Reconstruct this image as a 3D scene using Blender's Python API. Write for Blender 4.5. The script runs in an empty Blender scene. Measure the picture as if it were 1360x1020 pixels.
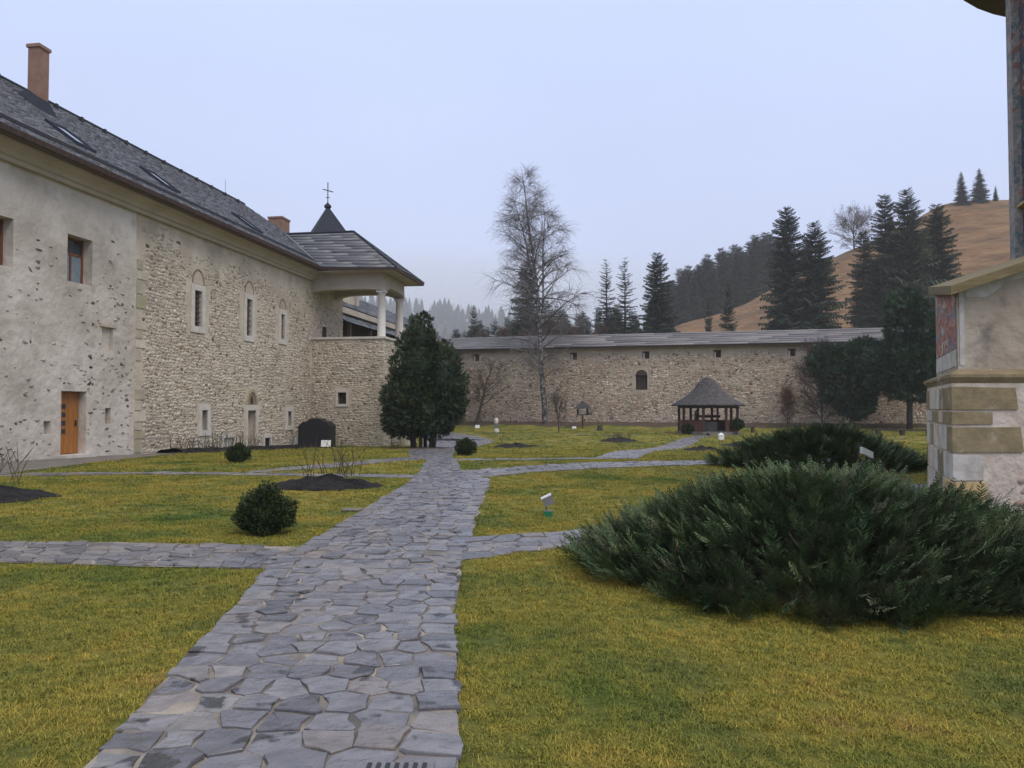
import bpy, math, random
import numpy as np
from mathutils import noise as mnoise, Vector

sc = bpy.context.scene
COL = sc.collection
R = math.radians
rng = np.random.default_rng(7)
random.seed(7)

# ------------------------------------------------------------------ camera
cam_d = bpy.data.cameras.new('camera')
cam_d.sensor_width = 36.0
cam_d.lens = 27.0
cam_d.clip_start = 0.1
cam_d.clip_end = 6000
cam = bpy.data.objects.new('camera', cam_d)
cam.location = (0, 0, 1.6)
cam.rotation_euler = (R(90 + 1.685), 0, 0)
COL.objects.link(cam)
sc.camera = cam

# ------------------------------------------------------------------ world, overcast sky
SUN_EL, SUN_AZ = 52.0, 140.0            # azimuth clockwise from +Y (north)
w = bpy.data.worlds.new('World')
sc.world = w
w.use_nodes = True
wt = w.node_tree
wt.nodes.clear()
def wn(t): return wt.nodes.new(t)
bg = wn('ShaderNodeBackground'); out = wn('ShaderNodeOutputWorld')
sky = wn('ShaderNodeTexSky'); sky.sky_type = 'NISHITA'; sky.sun_disc = False
sky.sun_elevation = R(SUN_EL); sky.sun_rotation = R(SUN_AZ); sky.dust_density = 3.0
tc = wn('ShaderNodeTexCoord'); sx = wn('ShaderNodeSeparateXYZ')
rampw = wn('ShaderNodeValToRGB')
rampw.color_ramp.elements[0].position = 0.0
rampw.color_ramp.elements[0].color = (0.51, 0.58, 0.77, 1)
rampw.color_ramp.elements[1].position = 1.0
rampw.color_ramp.elements[1].color = (0.97, 1.0, 1.0, 1)
e = rampw.color_ramp.elements.new(0.12); e.color = (0.57, 0.645, 0.90, 1)
e = rampw.color_ramp.elements.new(0.45); e.color = (0.60, 0.705, 1.0, 1)
cn = wn('ShaderNodeTexNoise'); cn.inputs['Scale'].default_value = 1.6; cn.inputs['Detail'].default_value = 3
cm = wn('ShaderNodeMapping'); cm.inputs['Scale'].default_value = (1, 1, 2.5)
crp = wn('ShaderNodeMapRange'); crp.inputs[1].default_value = 0.3; crp.inputs[2].default_value = 0.7
crp.inputs[3].default_value = 9.4; crp.inputs[4].default_value = 10.4
vm = wn('ShaderNodeVectorMath'); vm.operation = 'SCALE'
mx = wn('ShaderNodeMix'); mx.data_type = 'RGBA'; mx.inputs[0].default_value = 0.9
wt.links.new(tc.outputs['Generated'], sx.inputs[0])
wt.links.new(sx.outputs['Z'], rampw.inputs[0])
wt.links.new(tc.outputs['Generated'], cm.inputs[0]); wt.links.new(cm.outputs[0], cn.inputs['Vector'])
wt.links.new(cn.outputs['Fac'], crp.inputs[0])
wt.links.new(rampw.outputs[0], vm.inputs[0]); wt.links.new(crp.outputs[0], vm.inputs['Scale'])
wt.links.new(sky.outputs[0], mx.inputs[6]); wt.links.new(vm.outputs[0], mx.inputs[7])
wt.links.new(mx.outputs[2], bg.inputs[0])
bg.inputs[1].default_value = 0.1
wt.links.new(bg.outputs[0], out.inputs[0])

# ------------------------------------------------------------------ sun (hidden behind cloud)
sd = bpy.data.lights.new('sun', 'SUN'); sd.energy = 1.3; sd.angle = R(40); sd.color = (1.0, 0.90, 0.76)
so = bpy.data.objects.new('sun', sd); COL.objects.link(so)
az, el = R(SUN_AZ), R(SUN_EL)
sdir = Vector((math.sin(az) * math.cos(el), math.cos(az) * math.cos(el), math.sin(el)))
so.rotation_euler = sdir.to_track_quat('Z', 'Y').to_euler()

# ------------------------------------------------------------------ exposure, render settings
sc.view_settings.view_transform = 'Standard'
sc.view_settings.look = 'None'
sc.view_settings.exposure = 0.24
sc.view_settings.gamma = 1.0
sc.view_settings.use_curve_mapping = False
cy = sc.cycles
cy.use_denoising = True
cy.use_adaptive_sampling = True
cy.adaptive_threshold = 0.01
cy.max_bounces = 6; cy.diffuse_bounces = 3; cy.glossy_bounces = 2; cy.volume_bounces = 3
cy.transmission_bounces = 2; cy.transparent_max_bounces = 4
cy.caustics_reflective = False; cy.caustics_refractive = False

# ================================================================== helpers
def tag(o, label=None, cat=None, group=None, kind=None):
    if label: o['label'] = label
    if cat: o['category'] = cat
    if group: o['group'] = group
    if kind: o['kind'] = kind
    return o

def thing(name, label, cat, loc=(0, 0, 0), group=None):
    o = bpy.data.objects.new(name, None)
    o.empty_display_size = 0.3
    o.location = loc
    COL.objects.link(o)
    return tag(o, label, cat, group)

def root_loc(o):
    p = Vector((0, 0, 0))
    while o is not None:
        p += Vector(o.location); o = o.parent
    return np.array(p)

def mesh_from(name, V, F, mats=None, smooth=False, midx=None):
    """V (n,3); F list/array of faces (any size)"""
    me = bpy.data.meshes.new(name)
    V = np.asarray(V, dtype=np.float32)
    if isinstance(F, np.ndarray):
        k = F.shape[1]; m = F.shape[0]
        me.vertices.add(len(V)); me.vertices.foreach_set('co', V.ravel())
        me.loops.add(m * k); me.loops.foreach_set('vertex_index', F.astype(np.int32).ravel())
        me.polygons.add(m)
        me.polygons.foreach_set('loop_start', np.arange(0, m * k, k, dtype=np.int32))
        if midx is not None: me.polygons.foreach_set('material_index', np.asarray(midx, dtype=np.int32))
        if smooth: me.polygons.foreach_set('use_smooth', np.ones(m, dtype=bool))
        me.update(calc_edges=True)
    else:
        me.from_pydata(V.tolist(), [], F)
        if smooth: me.polygons.foreach_set('use_smooth', np.ones(len(me.polygons), dtype=bool))
        me.update()
    for mt in (mats or []): me.materials.append(mt)
    return me

def obj(name, V, F, mat=None, parent=None, smooth=False):
    """V in world coordinates; the object hangs at its parent's origin"""
    V = np.asarray(V, dtype=float)
    if parent is not None: V = V - root_loc(parent)
    o = bpy.data.objects.new(name, mesh_from(name, V, F, [mat] if mat else None, smooth))
    COL.objects.link(o)
    if parent is not None: o.parent = parent
    return o

def link_mesh(name, me, loc, parent, rot=(0, 0, 0), scale=(1, 1, 1)):
    o = bpy.data.objects.new(name, me)
    COL.objects.link(o)
    o.parent = parent
    o.location = Vector(loc) - Vector(root_loc(parent)) if parent else Vector(loc)
    o.rotation_euler = rot; o.scale = scale
    return o

def copy_tree(o, parent=None):
    c = o.copy(); COL.objects.link(c); c.parent = parent
    for ch in o.children: copy_tree(ch, c)
    return c

class MB:
    """collects shapes for ONE mesh"""
    def __init__(s): s.V = []; s.F = []
    def add(s, V, F):
        b = len(s.V); s.V.extend([tuple(map(float, v)) for v in V]); s.F.extend([tuple(b + i for i in f) for f in F]); return s
    def box(s, lo, hi, frame=None):
        x0, y0, z0 = lo; x1, y1, z1 = hi
        V = [(x0,y0,z0),(x1,y0,z0),(x1,y1,z0),(x0,y1,z0),(x0,y0,z1),(x1,y0,z1),(x1,y1,z1),(x0,y1,z1)]
        if frame: V = [frame(*v) for v in V]
        return s.add(V, [(0,3,2,1),(4,5,6,7),(0,1,5,4),(1,2,6,5),(2,3,7,6),(3,0,4,7)])
    def tube(s, pts, rad, n=6, cap=True):
        V, F = tube(pts, rad, n, cap); return s.add(V, F)
    def lathe(s, prof, c, n=16, rot=0, squash=1.0):
        V = []; F = []
        for r, z in prof:
            for k in range(n):
                a = rot + 2 * math.pi * k / n
                V.append((c[0] + r * math.cos(a), c[1] + r * math.sin(a) * squash, c[2] + z))
        for i in range(len(prof) - 1):
            for k in range(n):
                F.append((i*n+k, i*n+(k+1)%n, (i+1)*n+(k+1)%n, (i+1)*n+k))
        F.append(tuple(range(n))[::-1]); F.append(tuple((len(prof)-1)*n + k for k in range(n)))
        return s.add(V, F)
    def prism(s, poly, z0, z1):
        n = len(poly)
        V = [(x, y, z0) for x, y in poly] + [(x, y, z1) for x, y in poly]
        F = [tuple(range(n))[::-1], tuple(range(n, 2*n))] + [(i, (i+1)%n, n+(i+1)%n, n+i) for i in range(n)]
        return s.add(V, F)
    def build(s, name, mat, parent=None, smooth=False): return obj(name, s.V, s.F, mat, parent, smooth)

def tube(pts, rad, n=5, cap=False):
    P = np.asarray(pts, dtype=float); m = len(P)
    rad = np.broadcast_to(np.asarray(rad, dtype=float), (m,))
    T = np.gradient(P, axis=0); T /= np.linalg.norm(T, axis=1, keepdims=True) + 1e-9
    ref = np.array([0, 0, 1.0]) if abs(T[0][2]) < 0.9 else np.array([1.0, 0, 0])
    A = np.cross(T, ref); A /= np.linalg.norm(A, axis=1, keepdims=True) + 1e-9
    B = np.cross(T, A)
    ang = np.linspace(0, 2*np.pi, n, endpoint=False)
    V = P[:, None, :] + rad[:, None, None] * (np.cos(ang)[None, :, None] * A[:, None, :] + np.sin(ang)[None, :, None] * B[:, None, :])
    V = V.reshape(-1, 3)
    F = []
    for i in range(m - 1):
        for k in range(n):
            F.append((i*n+k, i*n+(k+1)%n, (i+1)*n+(k+1)%n, (i+1)*n+k))
    if cap: F.append(tuple(range(n))[::-1]); F.append(tuple((m-1)*n + k for k in range(n)))
    return V, F

def tubes_mesh(lines, n=3):
    """many polylines of the same vertex count groups -> one quad array"""
    Vs = []; Fs = []; b = 0
    for pts, rad, k in lines:
        V, F = tube(pts, rad, k)
        Vs.append(V); Fs.append(np.array(F) + b); b += len(V)
    return np.concatenate(Vs), np.concatenate(Fs)

def inst(TV, TF, M, L):
    """template verts (k,3), tris (m,c), matrices (N,3,3), locations (N,3)"""
    N = len(L); k = len(TV)
    V = np.einsum('nij,kj->nki', M, TV) + L[:, None, :]
    F = TF[None] + (np.arange(N) * k)[:, None, None]
    return V.reshape(-1, 3), F.reshape(-1, TF.shape[1])

def frames(D, roll, scale):
    """matrices whose x axis is D (N,3), z axis as upright as roll allows"""
    D = D / (np.linalg.norm(D, axis=1, keepdims=True) + 1e-9)
    up = np.tile(np.array([0, 0, 1.0]), (len(D), 1))
    Y = np.cross(up, D); ny = np.linalg.norm(Y, axis=1, keepdims=True)
    Y = np.where(ny < 1e-3, np.array([[0, 1.0, 0]]), Y / (ny + 1e-9))
    Z = np.cross(D, Y)
    c, s = np.cos(roll)[:, None], np.sin(roll)[:, None]
    Y2 = Y * c + Z * s; Z2 = -Y * s + Z * c
    M = np.stack([D, Y2, Z2], axis=2)
    return M * np.asarray(scale)[:, None, None]

def smooth01(a, b, x):
    t = np.clip((np.asarray(x, dtype=float) - a) / (b - a), 0, 1)
    return t * t * (3 - 2 * t)

# ------------------------------------------------------------------ materials
def mat(name): 
    m = bpy.data.materials.new(name); m.use_nodes = True
    return m
def nodes(m): return m.node_tree.nodes, m.node_tree.links, m.node_tree.nodes['Principled BSDF']

def ramp_node(nt, stops):
    r = nt.nodes.new('ShaderNodeValToRGB'); el = r.color_ramp.elements
    el[0].position, el[0].color = stops[0][0], (*stops[0][1], 1)
    el[1].position, el[1].color = stops[-1][0], (*stops[-1][1], 1)
    for p, c in stops[1:-1]:
        x = el.new(p); x.color = (*c, 1)
    return r

def surf(name, stops, scale=4.0, detail=6, rough=0.8, bump=0.0, bscale=None, var=0.0, spec=0.3,
         pieces=None, stretch=(1, 1, 1), blotch=None, world=True, metallic=0.0, rough_var=0.0, trans=0.0):
    """noise-coloured surface. pieces: colour stops picked per loose piece / object. blotch: (stops colour, scale, lo, hi)"""
    m = mat(name); N, L, B = nodes(m); nt = m.node_tree
    B.inputs['Roughness'].default_value = rough
    B.inputs['Specular IOR Level'].default_value = spec
    B.inputs['Metallic'].default_value = metallic
    if world:
        co = N.new('ShaderNodeNewGeometry'); src = co.outputs['Position']
    else:
        co = N.new('ShaderNodeTexCoord'); src = co.outputs['Object']
    mp = N.new('ShaderNodeMapping'); mp.inputs['Scale'].default_value = stretch
    L.new(src, mp.inputs[0])
    nz = N.new('ShaderNodeTexNoise'); nz.inputs['Scale'].default_value = scale; nz.inputs['Detail'].default_value = detail
    nz.inputs['Roughness'].default_value = 0.6
    L.new(mp.outputs[0], nz.inputs['Vector'])
    rp = ramp_node(nt, stops); L.new(nz.outputs['Fac'], rp.inputs[0])
    colr = rp.outputs[0]
    if pieces:
        g = N.new('ShaderNodeNewGeometry'); oi = N.new('ShaderNodeObjectInfo')
        ad = N.new('ShaderNodeMath'); ad.operation = 'ADD'
        fr = N.new('ShaderNodeMath'); fr.operation = 'FRACT'
        L.new(g.outputs['Random Per Island'], ad.inputs[0]); L.new(oi.outputs['Random'], ad.inputs[1])
        L.new(ad.outputs[0], fr.inputs[0])
        pr = ramp_node(nt, pieces); L.new(fr.outputs[0], pr.inputs[0])
        mm = N.new('ShaderNodeMix'); mm.data_type = 'RGBA'; mm.blend_type = 'MULTIPLY'; mm.inputs[0].default_value = 1.0
        L.new(pr.outputs[0], mm.inputs[6]); L.new(colr, mm.inputs[7]); colr = mm.outputs[2]
    if blotch:
        bc, bs, lo, hi = blotch
        n2 = N.new('ShaderNodeTexNoise'); n2.inputs['Scale'].default_value = bs; n2.inputs['Detail'].default_value = 4
        L.new(mp.outputs[0], n2.inputs['Vector'])
        mr = N.new('ShaderNodeMapRange'); mr.inputs[1].default_value = lo; mr.inputs[2].default_value = hi
        L.new(n2.outputs['Fac'], mr.inputs[0])
        mm = N.new('ShaderNodeMix'); mm.data_type = 'RGBA'
        L.new(mr.outputs[0], mm.inputs[0]); L.new(colr, mm.inputs[6]); mm.inputs[7].default_value = (*bc, 1); colr = mm.outputs[2]
    L.new(colr, B.inputs['Base Color'])
    if rough_var:
        mr = N.new('ShaderNodeMapRange'); mr.inputs[1].default_value = 0.3; mr.inputs[2].default_value = 0.7
        mr.inputs[3].default_value = max(0.05, rough - rough_var); mr.inputs[4].default_value = min(1, rough + rough_var)
        n3 = N.new('ShaderNodeTexNoise'); n3.inputs['Scale'].default_value = scale * 0.7; n3.inputs['Detail'].default_value = 3
        L.new(mp.outputs[0], n3.inputs['Vector']); L.new(n3.outputs['Fac'], mr.inputs[0]); L.new(mr.outputs[0], B.inputs['Roughness'])
    if bump:
        bn = N.new('ShaderNodeTexNoise'); bn.inputs['Scale'].default_value = bscale or scale * 3; bn.inputs['Detail'].default_value = 6
        L.new(mp.outputs[0], bn.inputs['Vector'])
        bp = N.new('ShaderNodeBump'); bp.inputs['Strength'].default_value = 1.0; bp.inputs['Distance'].default_value = bump
        L.new(bn.outputs['Fac'], bp.inputs['Height']); L.new(bp.outputs[0], B.inputs['Normal'])
    return m

def plain(name, c, rough=0.6, spec=0.4, metallic=0.0, v=0.12, scale=6, bump=0.0, world=True):
    a = tuple(max(0, x * (1 - v)) for x in c); b = tuple(min(1, x * (1 + v)) for x in c)
    return surf(name, [(0.3, a), (0.7, b)], scale=scale, rough=rough, spec=spec, metallic=metallic, bump=bump, world=world)

def leafy(name, dark, light, hue=None, rough=0.65, clump=1.5, spec=0.25, tree=False):
    """foliage colour: differs from leaf to leaf and from clump to clump"""
    m = mat(name); N, L, B = nodes(m); nt = m.node_tree
    B.inputs['Roughness'].default_value = rough; B.inputs['Specular IOR Level'].default_value = spec
    g = N.new('ShaderNodeNewGeometry'); oi = N.new('ShaderNodeObjectInfo')
    nz = N.new('ShaderNodeTexNoise'); nz.inputs['Scale'].default_value = clump; nz.inputs['Detail'].default_value = 3
    L.new(g.outputs['Position'], nz.inputs['Vector'])
    a = N.new('ShaderNodeMath'); a.operation = 'MULTIPLY_ADD'; a.inputs[1].default_value = 0.45; 
    L.new(g.outputs['Random Per Island'], a.inputs[0]); L.new(nz.outputs['Fac'], a.inputs[2])
    b = N.new('ShaderNodeMath'); b.operation = 'MULTIPLY_ADD'; b.inputs[1].default_value = 0.25 if tree else 0.0
    L.new(oi.outputs['Random'], b.inputs[0]); L.new(a.outputs[0], b.inputs[2])
    stops = [(0.35, dark), (0.95, light)]
    if hue: stops.append((1.0, hue))
    rp = ramp_node(nt, stops); L.new(b.outputs[0], rp.inputs[0]); L.new(rp.outputs[0], B.inputs['Base Color'])
    return m

M = {}
# grass and ground share one colour field so the blades sit in their turf
def grass_mat(name, bright, bump):
    m = mat(name); N, L, B = nodes(m); nt = m.node_tree
    B.inputs['Roughness'].default_value = 0.85; B.inputs['Specular IOR Level'].default_value = 0.15
    g = N.new('ShaderNodeNewGeometry')
    def noi(s, d=4, r=0.55):
        n = N.new('ShaderNodeTexNoise'); n.inputs['Scale'].default_value = s; n.inputs['Detail'].default_value = d
        n.inputs['Roughness'].default_value = r
        L.new(g.outputs['Position'], n.inputs['Vector']); return n.outputs['Fac']
    k = bright
    def c(r_, g_, b_): return (r_ * k, g_ * k, b_ * k)
    r1 = ramp_node(nt, [(0.28, c(0.075, 0.108, 0.030)), (0.40, c(0.135, 0.145, 0.035)), (0.50, c(0.205, 0.188, 0.038)), (0.60, c(0.260, 0.208, 0.042)), (0.68, c(0.24, 0.168, 0.052)), (0.78, c(0.165, 0.106, 0.052))])
    L.new(noi(0.8, 8, 0.72), r1.inputs[0])
    r2 = ramp_node(nt, [(0.25, (0.50, 0.62, 0.50)), (0.5, (1, 1, 1)), (0.75, (1.35, 1.2, 1.05))])
    L.new(noi(9, 6, 0.7), r2.inputs[0])
    mm = N.new('ShaderNodeMix'); mm.data_type = 'RGBA'; mm.blend_type = 'MULTIPLY'; mm.inputs[0].default_value = 1.0
    L.new(r1.outputs[0], mm.inputs[6]); L.new(r2.outputs[0], mm.inputs[7])
    r3 = ramp_node(nt, [(0.50, (1, 1, 1)), (0.66, (0.42, 0.66, 0.60))])
    L.new(noi(0.33, 4, 0.6), r3.inputs[0])
    m2 = N.new('ShaderNodeMix'); m2.data_type = 'RGBA'; m2.blend_type = 'MULTIPLY'; m2.inputs[0].default_value = 1.0
    L.new(mm.outputs[2], m2.inputs[6]); L.new(r3.outputs[0], m2.inputs[7])
    last = m2.outputs[2]
    if not bump:
        r4 = ramp_node(nt, [(0.0, (0.55, 0.6, 0.6)), (0.6, (1.0, 1.0, 1.0)), (0.9, (1.3, 1.22, 1.1)), (1.0, (1.9, 1.55, 1.6))])
        L.new(g.outputs['Random Per Island'], r4.inputs[0])
        m3 = N.new('ShaderNodeMix'); m3.data_type = 'RGBA'; m3.blend_type = 'MULTIPLY'; m3.inputs[0].default_value = 1.0
        L.new(last, m3.inputs[6]); L.new(r4.outputs[0], m3.inputs[7]); last = m3.outputs[2]
    L.new(last, B.inputs['Base Color'])
    if bump:
        bp = N.new('ShaderNodeBump'); bp.inputs['Strength'].default_value = 1.0; bp.inputs['Distance'].default_value = bump
        L.new(noi(28, 6, 0.75), bp.inputs['Height']); L.new(bp.outputs[0], B.inputs['Normal'])
    return m
M['turf'] = grass_mat('turf', 1.0, 0.03)
M['blade'] = grass_mat('grass_blade', 1.30, 0)
M['mortar_path'] = surf('path_mortar', [(0.36, (0.10, 0.09, 0.085)), (0.5, (0.19, 0.165, 0.145)), (0.64, (0.36, 0.31, 0.255))], scale=1.8, rough=0.7, bump=0.006, bscale=40, blotch=((0.05, 0.045, 0.04), 2.6, 0.58, 0.7))
M['flag'] = surf('slate_flagstone', [(0.25, (0.62, 0.62, 0.66)), (0.75, (1.2, 1.18, 1.18))], scale=7, rough=0.30, bump=0.022, bscale=9, spec=0.55, blotch=((0.035, 0.031, 0.030), 4.2, 0.61, 0.66),
                 pieces=[(0.0, (0.105, 0.102, 0.11)), (0.35, (0.165, 0.16, 0.17)), (0.7, (0.21, 0.203, 0.208)), (0.88, (0.205, 0.175, 0.16)), (0.95, (0.25, 0.235, 0.225)), (1.0, (0.135, 0.135, 0.15))], rough_var=0.16)
M['asphalt_walk'] = surf('worn_paving', [(0.3, (0.13, 0.115, 0.105)), (0.7, (0.22, 0.195, 0.175))], scale=2, rough=0.6, bump=0.01, bscale=12)
M['soil'] = surf('dark_soil', [(0.3, (0.006, 0.005, 0.006)), (0.7, (0.019, 0.016, 0.016))], scale=9, rough=0.9, bump=0.05, bscale=14)
M['mulch'] = surf('brown_mulch', [(0.3, (0.05, 0.034, 0.026)), (0.7, (0.115, 0.08, 0.06))], scale=3, rough=0.95, bump=0.03, bscale=10)
M['plaster'] = surf('old_limewash', [(0.28, (0.37, 0.325, 0.275)), (0.5, (0.54, 0.485, 0.42)), (0.72, (0.66, 0.61, 0.55))], scale=0.55, detail=8, rough=0.9, bump=0.07, bscale=3.2,
                    blotch=((0.42, 0.37, 0.31), 1.6, 0.55, 0.75))
M['rubble_stone'] = surf('rubble_stone', [(0.25, (0.72, 0.72, 0.72)), (0.75, (1.15, 1.13, 1.1))], scale=5, rough=0.85, bump=0.02, bscale=16,
                    pieces=[(0.0, (0.33, 0.27, 0.20)), (0.25, (0.54, 0.465, 0.36)), (0.5, (0.62, 0.555, 0.455)), (0.7, (0.50, 0.44, 0.36)), (0.85, (0.66, 0.61, 0.52)), (0.95, (0.34, 0.285, 0.23)), (1.0, (0.13, 0.105, 0.09))])
M['mortar'] = surf('lime_mortar', [(0.3, (0.456, 0.384, 0.294)), (0.7, (0.660, 0.576, 0.462))], scale=1.2, rough=0.95, bump=0.03, bscale=9, blotch=((0.360, 0.312, 0.258), 0.5, 0.5, 0.7))
M['far_stone'] = surf('fortress_stone', [(0.2, (0.66, 0.62, 0.58)), (0.5, (1.0, 0.98, 0.94)), (0.8, (1.2, 1.17, 1.12))], scale=0.35, detail=5, rough=0.85, bump=0.02, bscale=10,
                    pieces=[(0.0, (0.153, 0.118, 0.100)), (0.18, (0.425, 0.325, 0.242)), (0.42, (0.661, 0.560, 0.443)), (0.6, (0.378, 0.301, 0.242)), (0.78, (0.732, 0.649, 0.537)), (0.9, (0.496, 0.307, 0.201)), (1.0, (0.071, 0.059, 0.057))])
M['far_mortar'] = surf('fortress_mortar', [(0.3, (0.358, 0.286, 0.207)), (0.7, (0.526, 0.448, 0.353))], scale=0.4, rough=0.95, bump=0.03, bscale=8)
M['dark_stone'] = surf('dark_field_stone', [(0.3, (0.75, 0.75, 0.75)), (0.7, (1.2, 1.2, 1.2))], scale=8, rough=0.85,
                    pieces=[(0.0, (0.06, 0.05, 0.045)), (0.2, (0.16, 0.135, 0.12)), (0.4, (0.33, 0.29, 0.25)), (1.0, (0.50, 0.45, 0.39))])
M['dressed'] = surf('dressed_limestone', [(0.3, (0.50, 0.455, 0.395)), (0.7, (0.66, 0.62, 0.56))], scale=2.5, rough=0.85, bump=0.008, bscale=20)
M['quoin'] = surf('quoin_stone', [(0.3, (0.8, 0.8, 0.8)), (0.7, (1.15, 1.15, 1.12))], scale=3, rough=0.85, bump=0.01, bscale=14,
                    pieces=[(0.0, (0.46, 0.40, 0.31)), (0.45, (0.60, 0.54, 0.46)), (0.7, (0.36, 0.32, 0.21)), (1.0, (0.52, 0.46, 0.38))])
M['cornice'] = surf('cornice_plaster', [(0.3, (0.39, 0.335, 0.27)), (0.7, (0.50, 0.44, 0.37))], scale=0.8, rough=0.9)
M['soffit_board'] = plain('brown_soffit', (0.115, 0.078, 0.058), rough=0.7)
M['slate'] = surf('roof_slate', [(0.25, (0.7, 0.7, 0.72)), (0.75, (1.2, 1.2, 1.2))], scale=2.5, rough=0.36, spec=0.6, bump=0.006, bscale=20,
                    pieces=[(0.0, (0.055, 0.057, 0.066)), (0.4, (0.125, 0.128, 0.142)), (0.8, (0.20, 0.204, 0.222)), (1.0, (0.085, 0.084, 0.092))], rough_var=0.12)
M['tower_slate'] = surf('tower_slate', [(0.25, (0.8, 0.8, 0.82)), (0.75, (1.15, 1.15, 1.15))], scale=2.5, rough=0.4, spec=0.55, bump=0.006, bscale=20, pieces=[(0.0, (0.122, 0.124, 0.138)), (1.0, (0.136, 0.138, 0.153))])
M['slate_under'] = plain('roof_underlay', (0.03, 0.03, 0.034), rough=0.8)
M['sheet_metal'] = plain('dark_sheet_metal', (0.030, 0.035, 0.048), rough=0.75, metallic=0.0, spec=0.15)
M['brick'] = surf('chimney_brick', [(0.3, (0.215, 0.125, 0.092)), (0.7, (0.31, 0.185, 0.14))], scale=3, rough=0.85, bump=0.01, bscale=18)
M['iron'] = plain('black_iron', (0.018, 0.018, 0.02), rough=0.5)
M['door_wood'] = surf('honey_door_wood', [(0.3, (0.27, 0.10, 0.022)), (0.7, (0.42, 0.175, 0.045))], scale=3, stretch=(6, 6, 0.6), rough=0.45, spec=0.4)
M['frame_wood'] = surf('brown_window_wood', [(0.3, (0.13, 0.045, 0.02)), (0.7, (0.22, 0.085, 0.042))], scale=3, stretch=(5, 5, 0.6), rough=0.5)
M['dark_wood'] = surf('dark_stained_wood', [(0.3, (0.035, 0.020, 0.016)), (0.7, (0.085, 0.05, 0.038))], scale=3, stretch=(5, 5, 0.6), rough=0.6)
M['red_wood'] = surf('reddish_wood', [(0.3, (0.10, 0.045, 0.032)), (0.7, (0.19, 0.085, 0.06))], scale=3, stretch=(5, 5, 0.6), rough=0.6)
M['black_wood'] = plain('black_boards', (0.012, 0.012, 0.016), rough=0.6)
M['glass'] = plain('dark_window_glass', (0.035, 0.045, 0.06), rough=0.06, spec=0.7, v=0.05)
M['curtain_glass'] = plain('curtained_glass', (0.20, 0.25, 0.29), rough=0.12, spec=0.6, v=0.15)
M['rust'] = plain('rusty_grille', (0.16, 0.085, 0.055), rough=0.7)
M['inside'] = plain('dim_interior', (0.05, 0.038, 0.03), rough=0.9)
M['arch_brick'] = surf('arch_brick', [(0.3, (0.21, 0.145, 0.105)), (0.7, (0.32, 0.235, 0.175))], scale=5, rough=0.9)
M['white_col'] = surf('painted_column', [(0.3, (0.56, 0.53, 0.48)), (0.7, (0.68, 0.65, 0.60))], scale=1.5, rough=0.8)
M['board_roof'] = surf('weathered_roof_board', [(0.25, (0.72, 0.72, 0.74)), (0.75, (1.2, 1.2, 1.18))], scale=2, stretch=(0.4, 1, 3), rough=0.5, spec=0.5,
                    pieces=[(0.0, (0.19, 0.175, 0.18)), (1.0, (0.235, 0.218, 0.222))])
M['shingle_grey'] = surf('gazebo_shingle', [(0.3, (0.7, 0.7, 0.7)), (0.7, (1.2, 1.2, 1.2))], scale=4, rough=0.65, pieces=[(0.0, (0.07, 0.063, 0.063)), (1.0, (0.125, 0.113, 0.11))])
M['white_paint'] = plain('white_paint', (0.74, 0.74, 0.72), rough=0.5, v=0.05)
M['grey_metal'] = plain('grey_cast_metal', (0.17, 0.165, 0.175), rough=0.5, spec=0.5)
M['green_paint'] = plain('green_paint', (0.01, 0.16, 0.065), rough=0.5)
M['bark'] = surf('dark_bark', [(0.3, (0.035, 0.028, 0.024)), (0.7, (0.085, 0.07, 0.06))], scale=6, stretch=(1, 1, 0.3), rough=0.9, bump=0.02)
M['twig'] = surf('grey_twig', [(0.3, (0.15, 0.135, 0.13)), (0.7, (0.24, 0.22, 0.215))], scale=3, rough=0.9)
M['brown_twig'] = surf('brown_twig', [(0.3, (0.07, 0.048, 0.038)), (0.7, (0.14, 0.10, 0.08))], scale=3, rough=0.9)
M['rose_twig'] = surf('rose_twig', [(0.3, (0.06, 0.045, 0.03)), (0.7, (0.13, 0.11, 0.055))], scale=9, rough=0.8)
M['birch_bark'] = surf('birch_bark', [(0.42, (0.035, 0.031, 0.03)), (0.52, (0.12, 0.112, 0.108)), (0.66, (0.40, 0.385, 0.37))], scale=2.4, detail=8, stretch=(1, 1, 1.6), rough=0.7)
M['juniper'] = leafy('juniper_foliage', (0.018, 0.040, 0.018), (0.10, 0.145, 0.060), (0.16, 0.18, 0.085), clump=2.6)
M['juniper_rust'] = leafy('winter_juniper_foliage', (0.035, 0.048, 0.028), (0.11, 0.115, 0.062), (0.14, 0.125, 0.075), clump=2.6)
M['yew'] = leafy('yew_foliage', (0.010, 0.024, 0.015), (0.050, 0.078, 0.036), (0.10, 0.095, 0.03), clump=1.3)
M['box'] = leafy('boxwood_foliage', (0.010, 0.022, 0.010), (0.045, 0.065, 0.020), (0.07, 0.085, 0.02), clump=7)
M['spruce'] = leafy('spruce_needles', (0.014, 0.026, 0.020), (0.050, 0.070, 0.042), (0.075, 0.08, 0.045), clump=0.35, tree=True)
M['pine'] = leafy('pine_needles', (0.010, 0.026, 0.015), (0.042, 0.080, 0.038), clump=0.9)
M['forest'] = leafy('distant_spruce', (0.013, 0.024, 0.022), (0.036, 0.052, 0.040), clump=0.05)
M['dry_hill'] = surf('dry_hill_grass', [(0.3, (0.11, 0.060, 0.029)), (0.5, (0.20, 0.112, 0.052)), (0.7, (0.275, 0.162, 0.078))], scale=0.26, detail=12, rough=0.95, stretch=(.5, .7, 2.0), bump=1.2, bscale=0.6,
                    blotch=((0.10, 0.075, 0.045), 0.05, 0.56, 0.74))
M['forest_floor'] = surf('forest_floor', [(0.3, (0.03, 0.032, 0.022)), (0.7, (0.075, 0.062, 0.04))], scale=0.05, rough=0.95)

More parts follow.
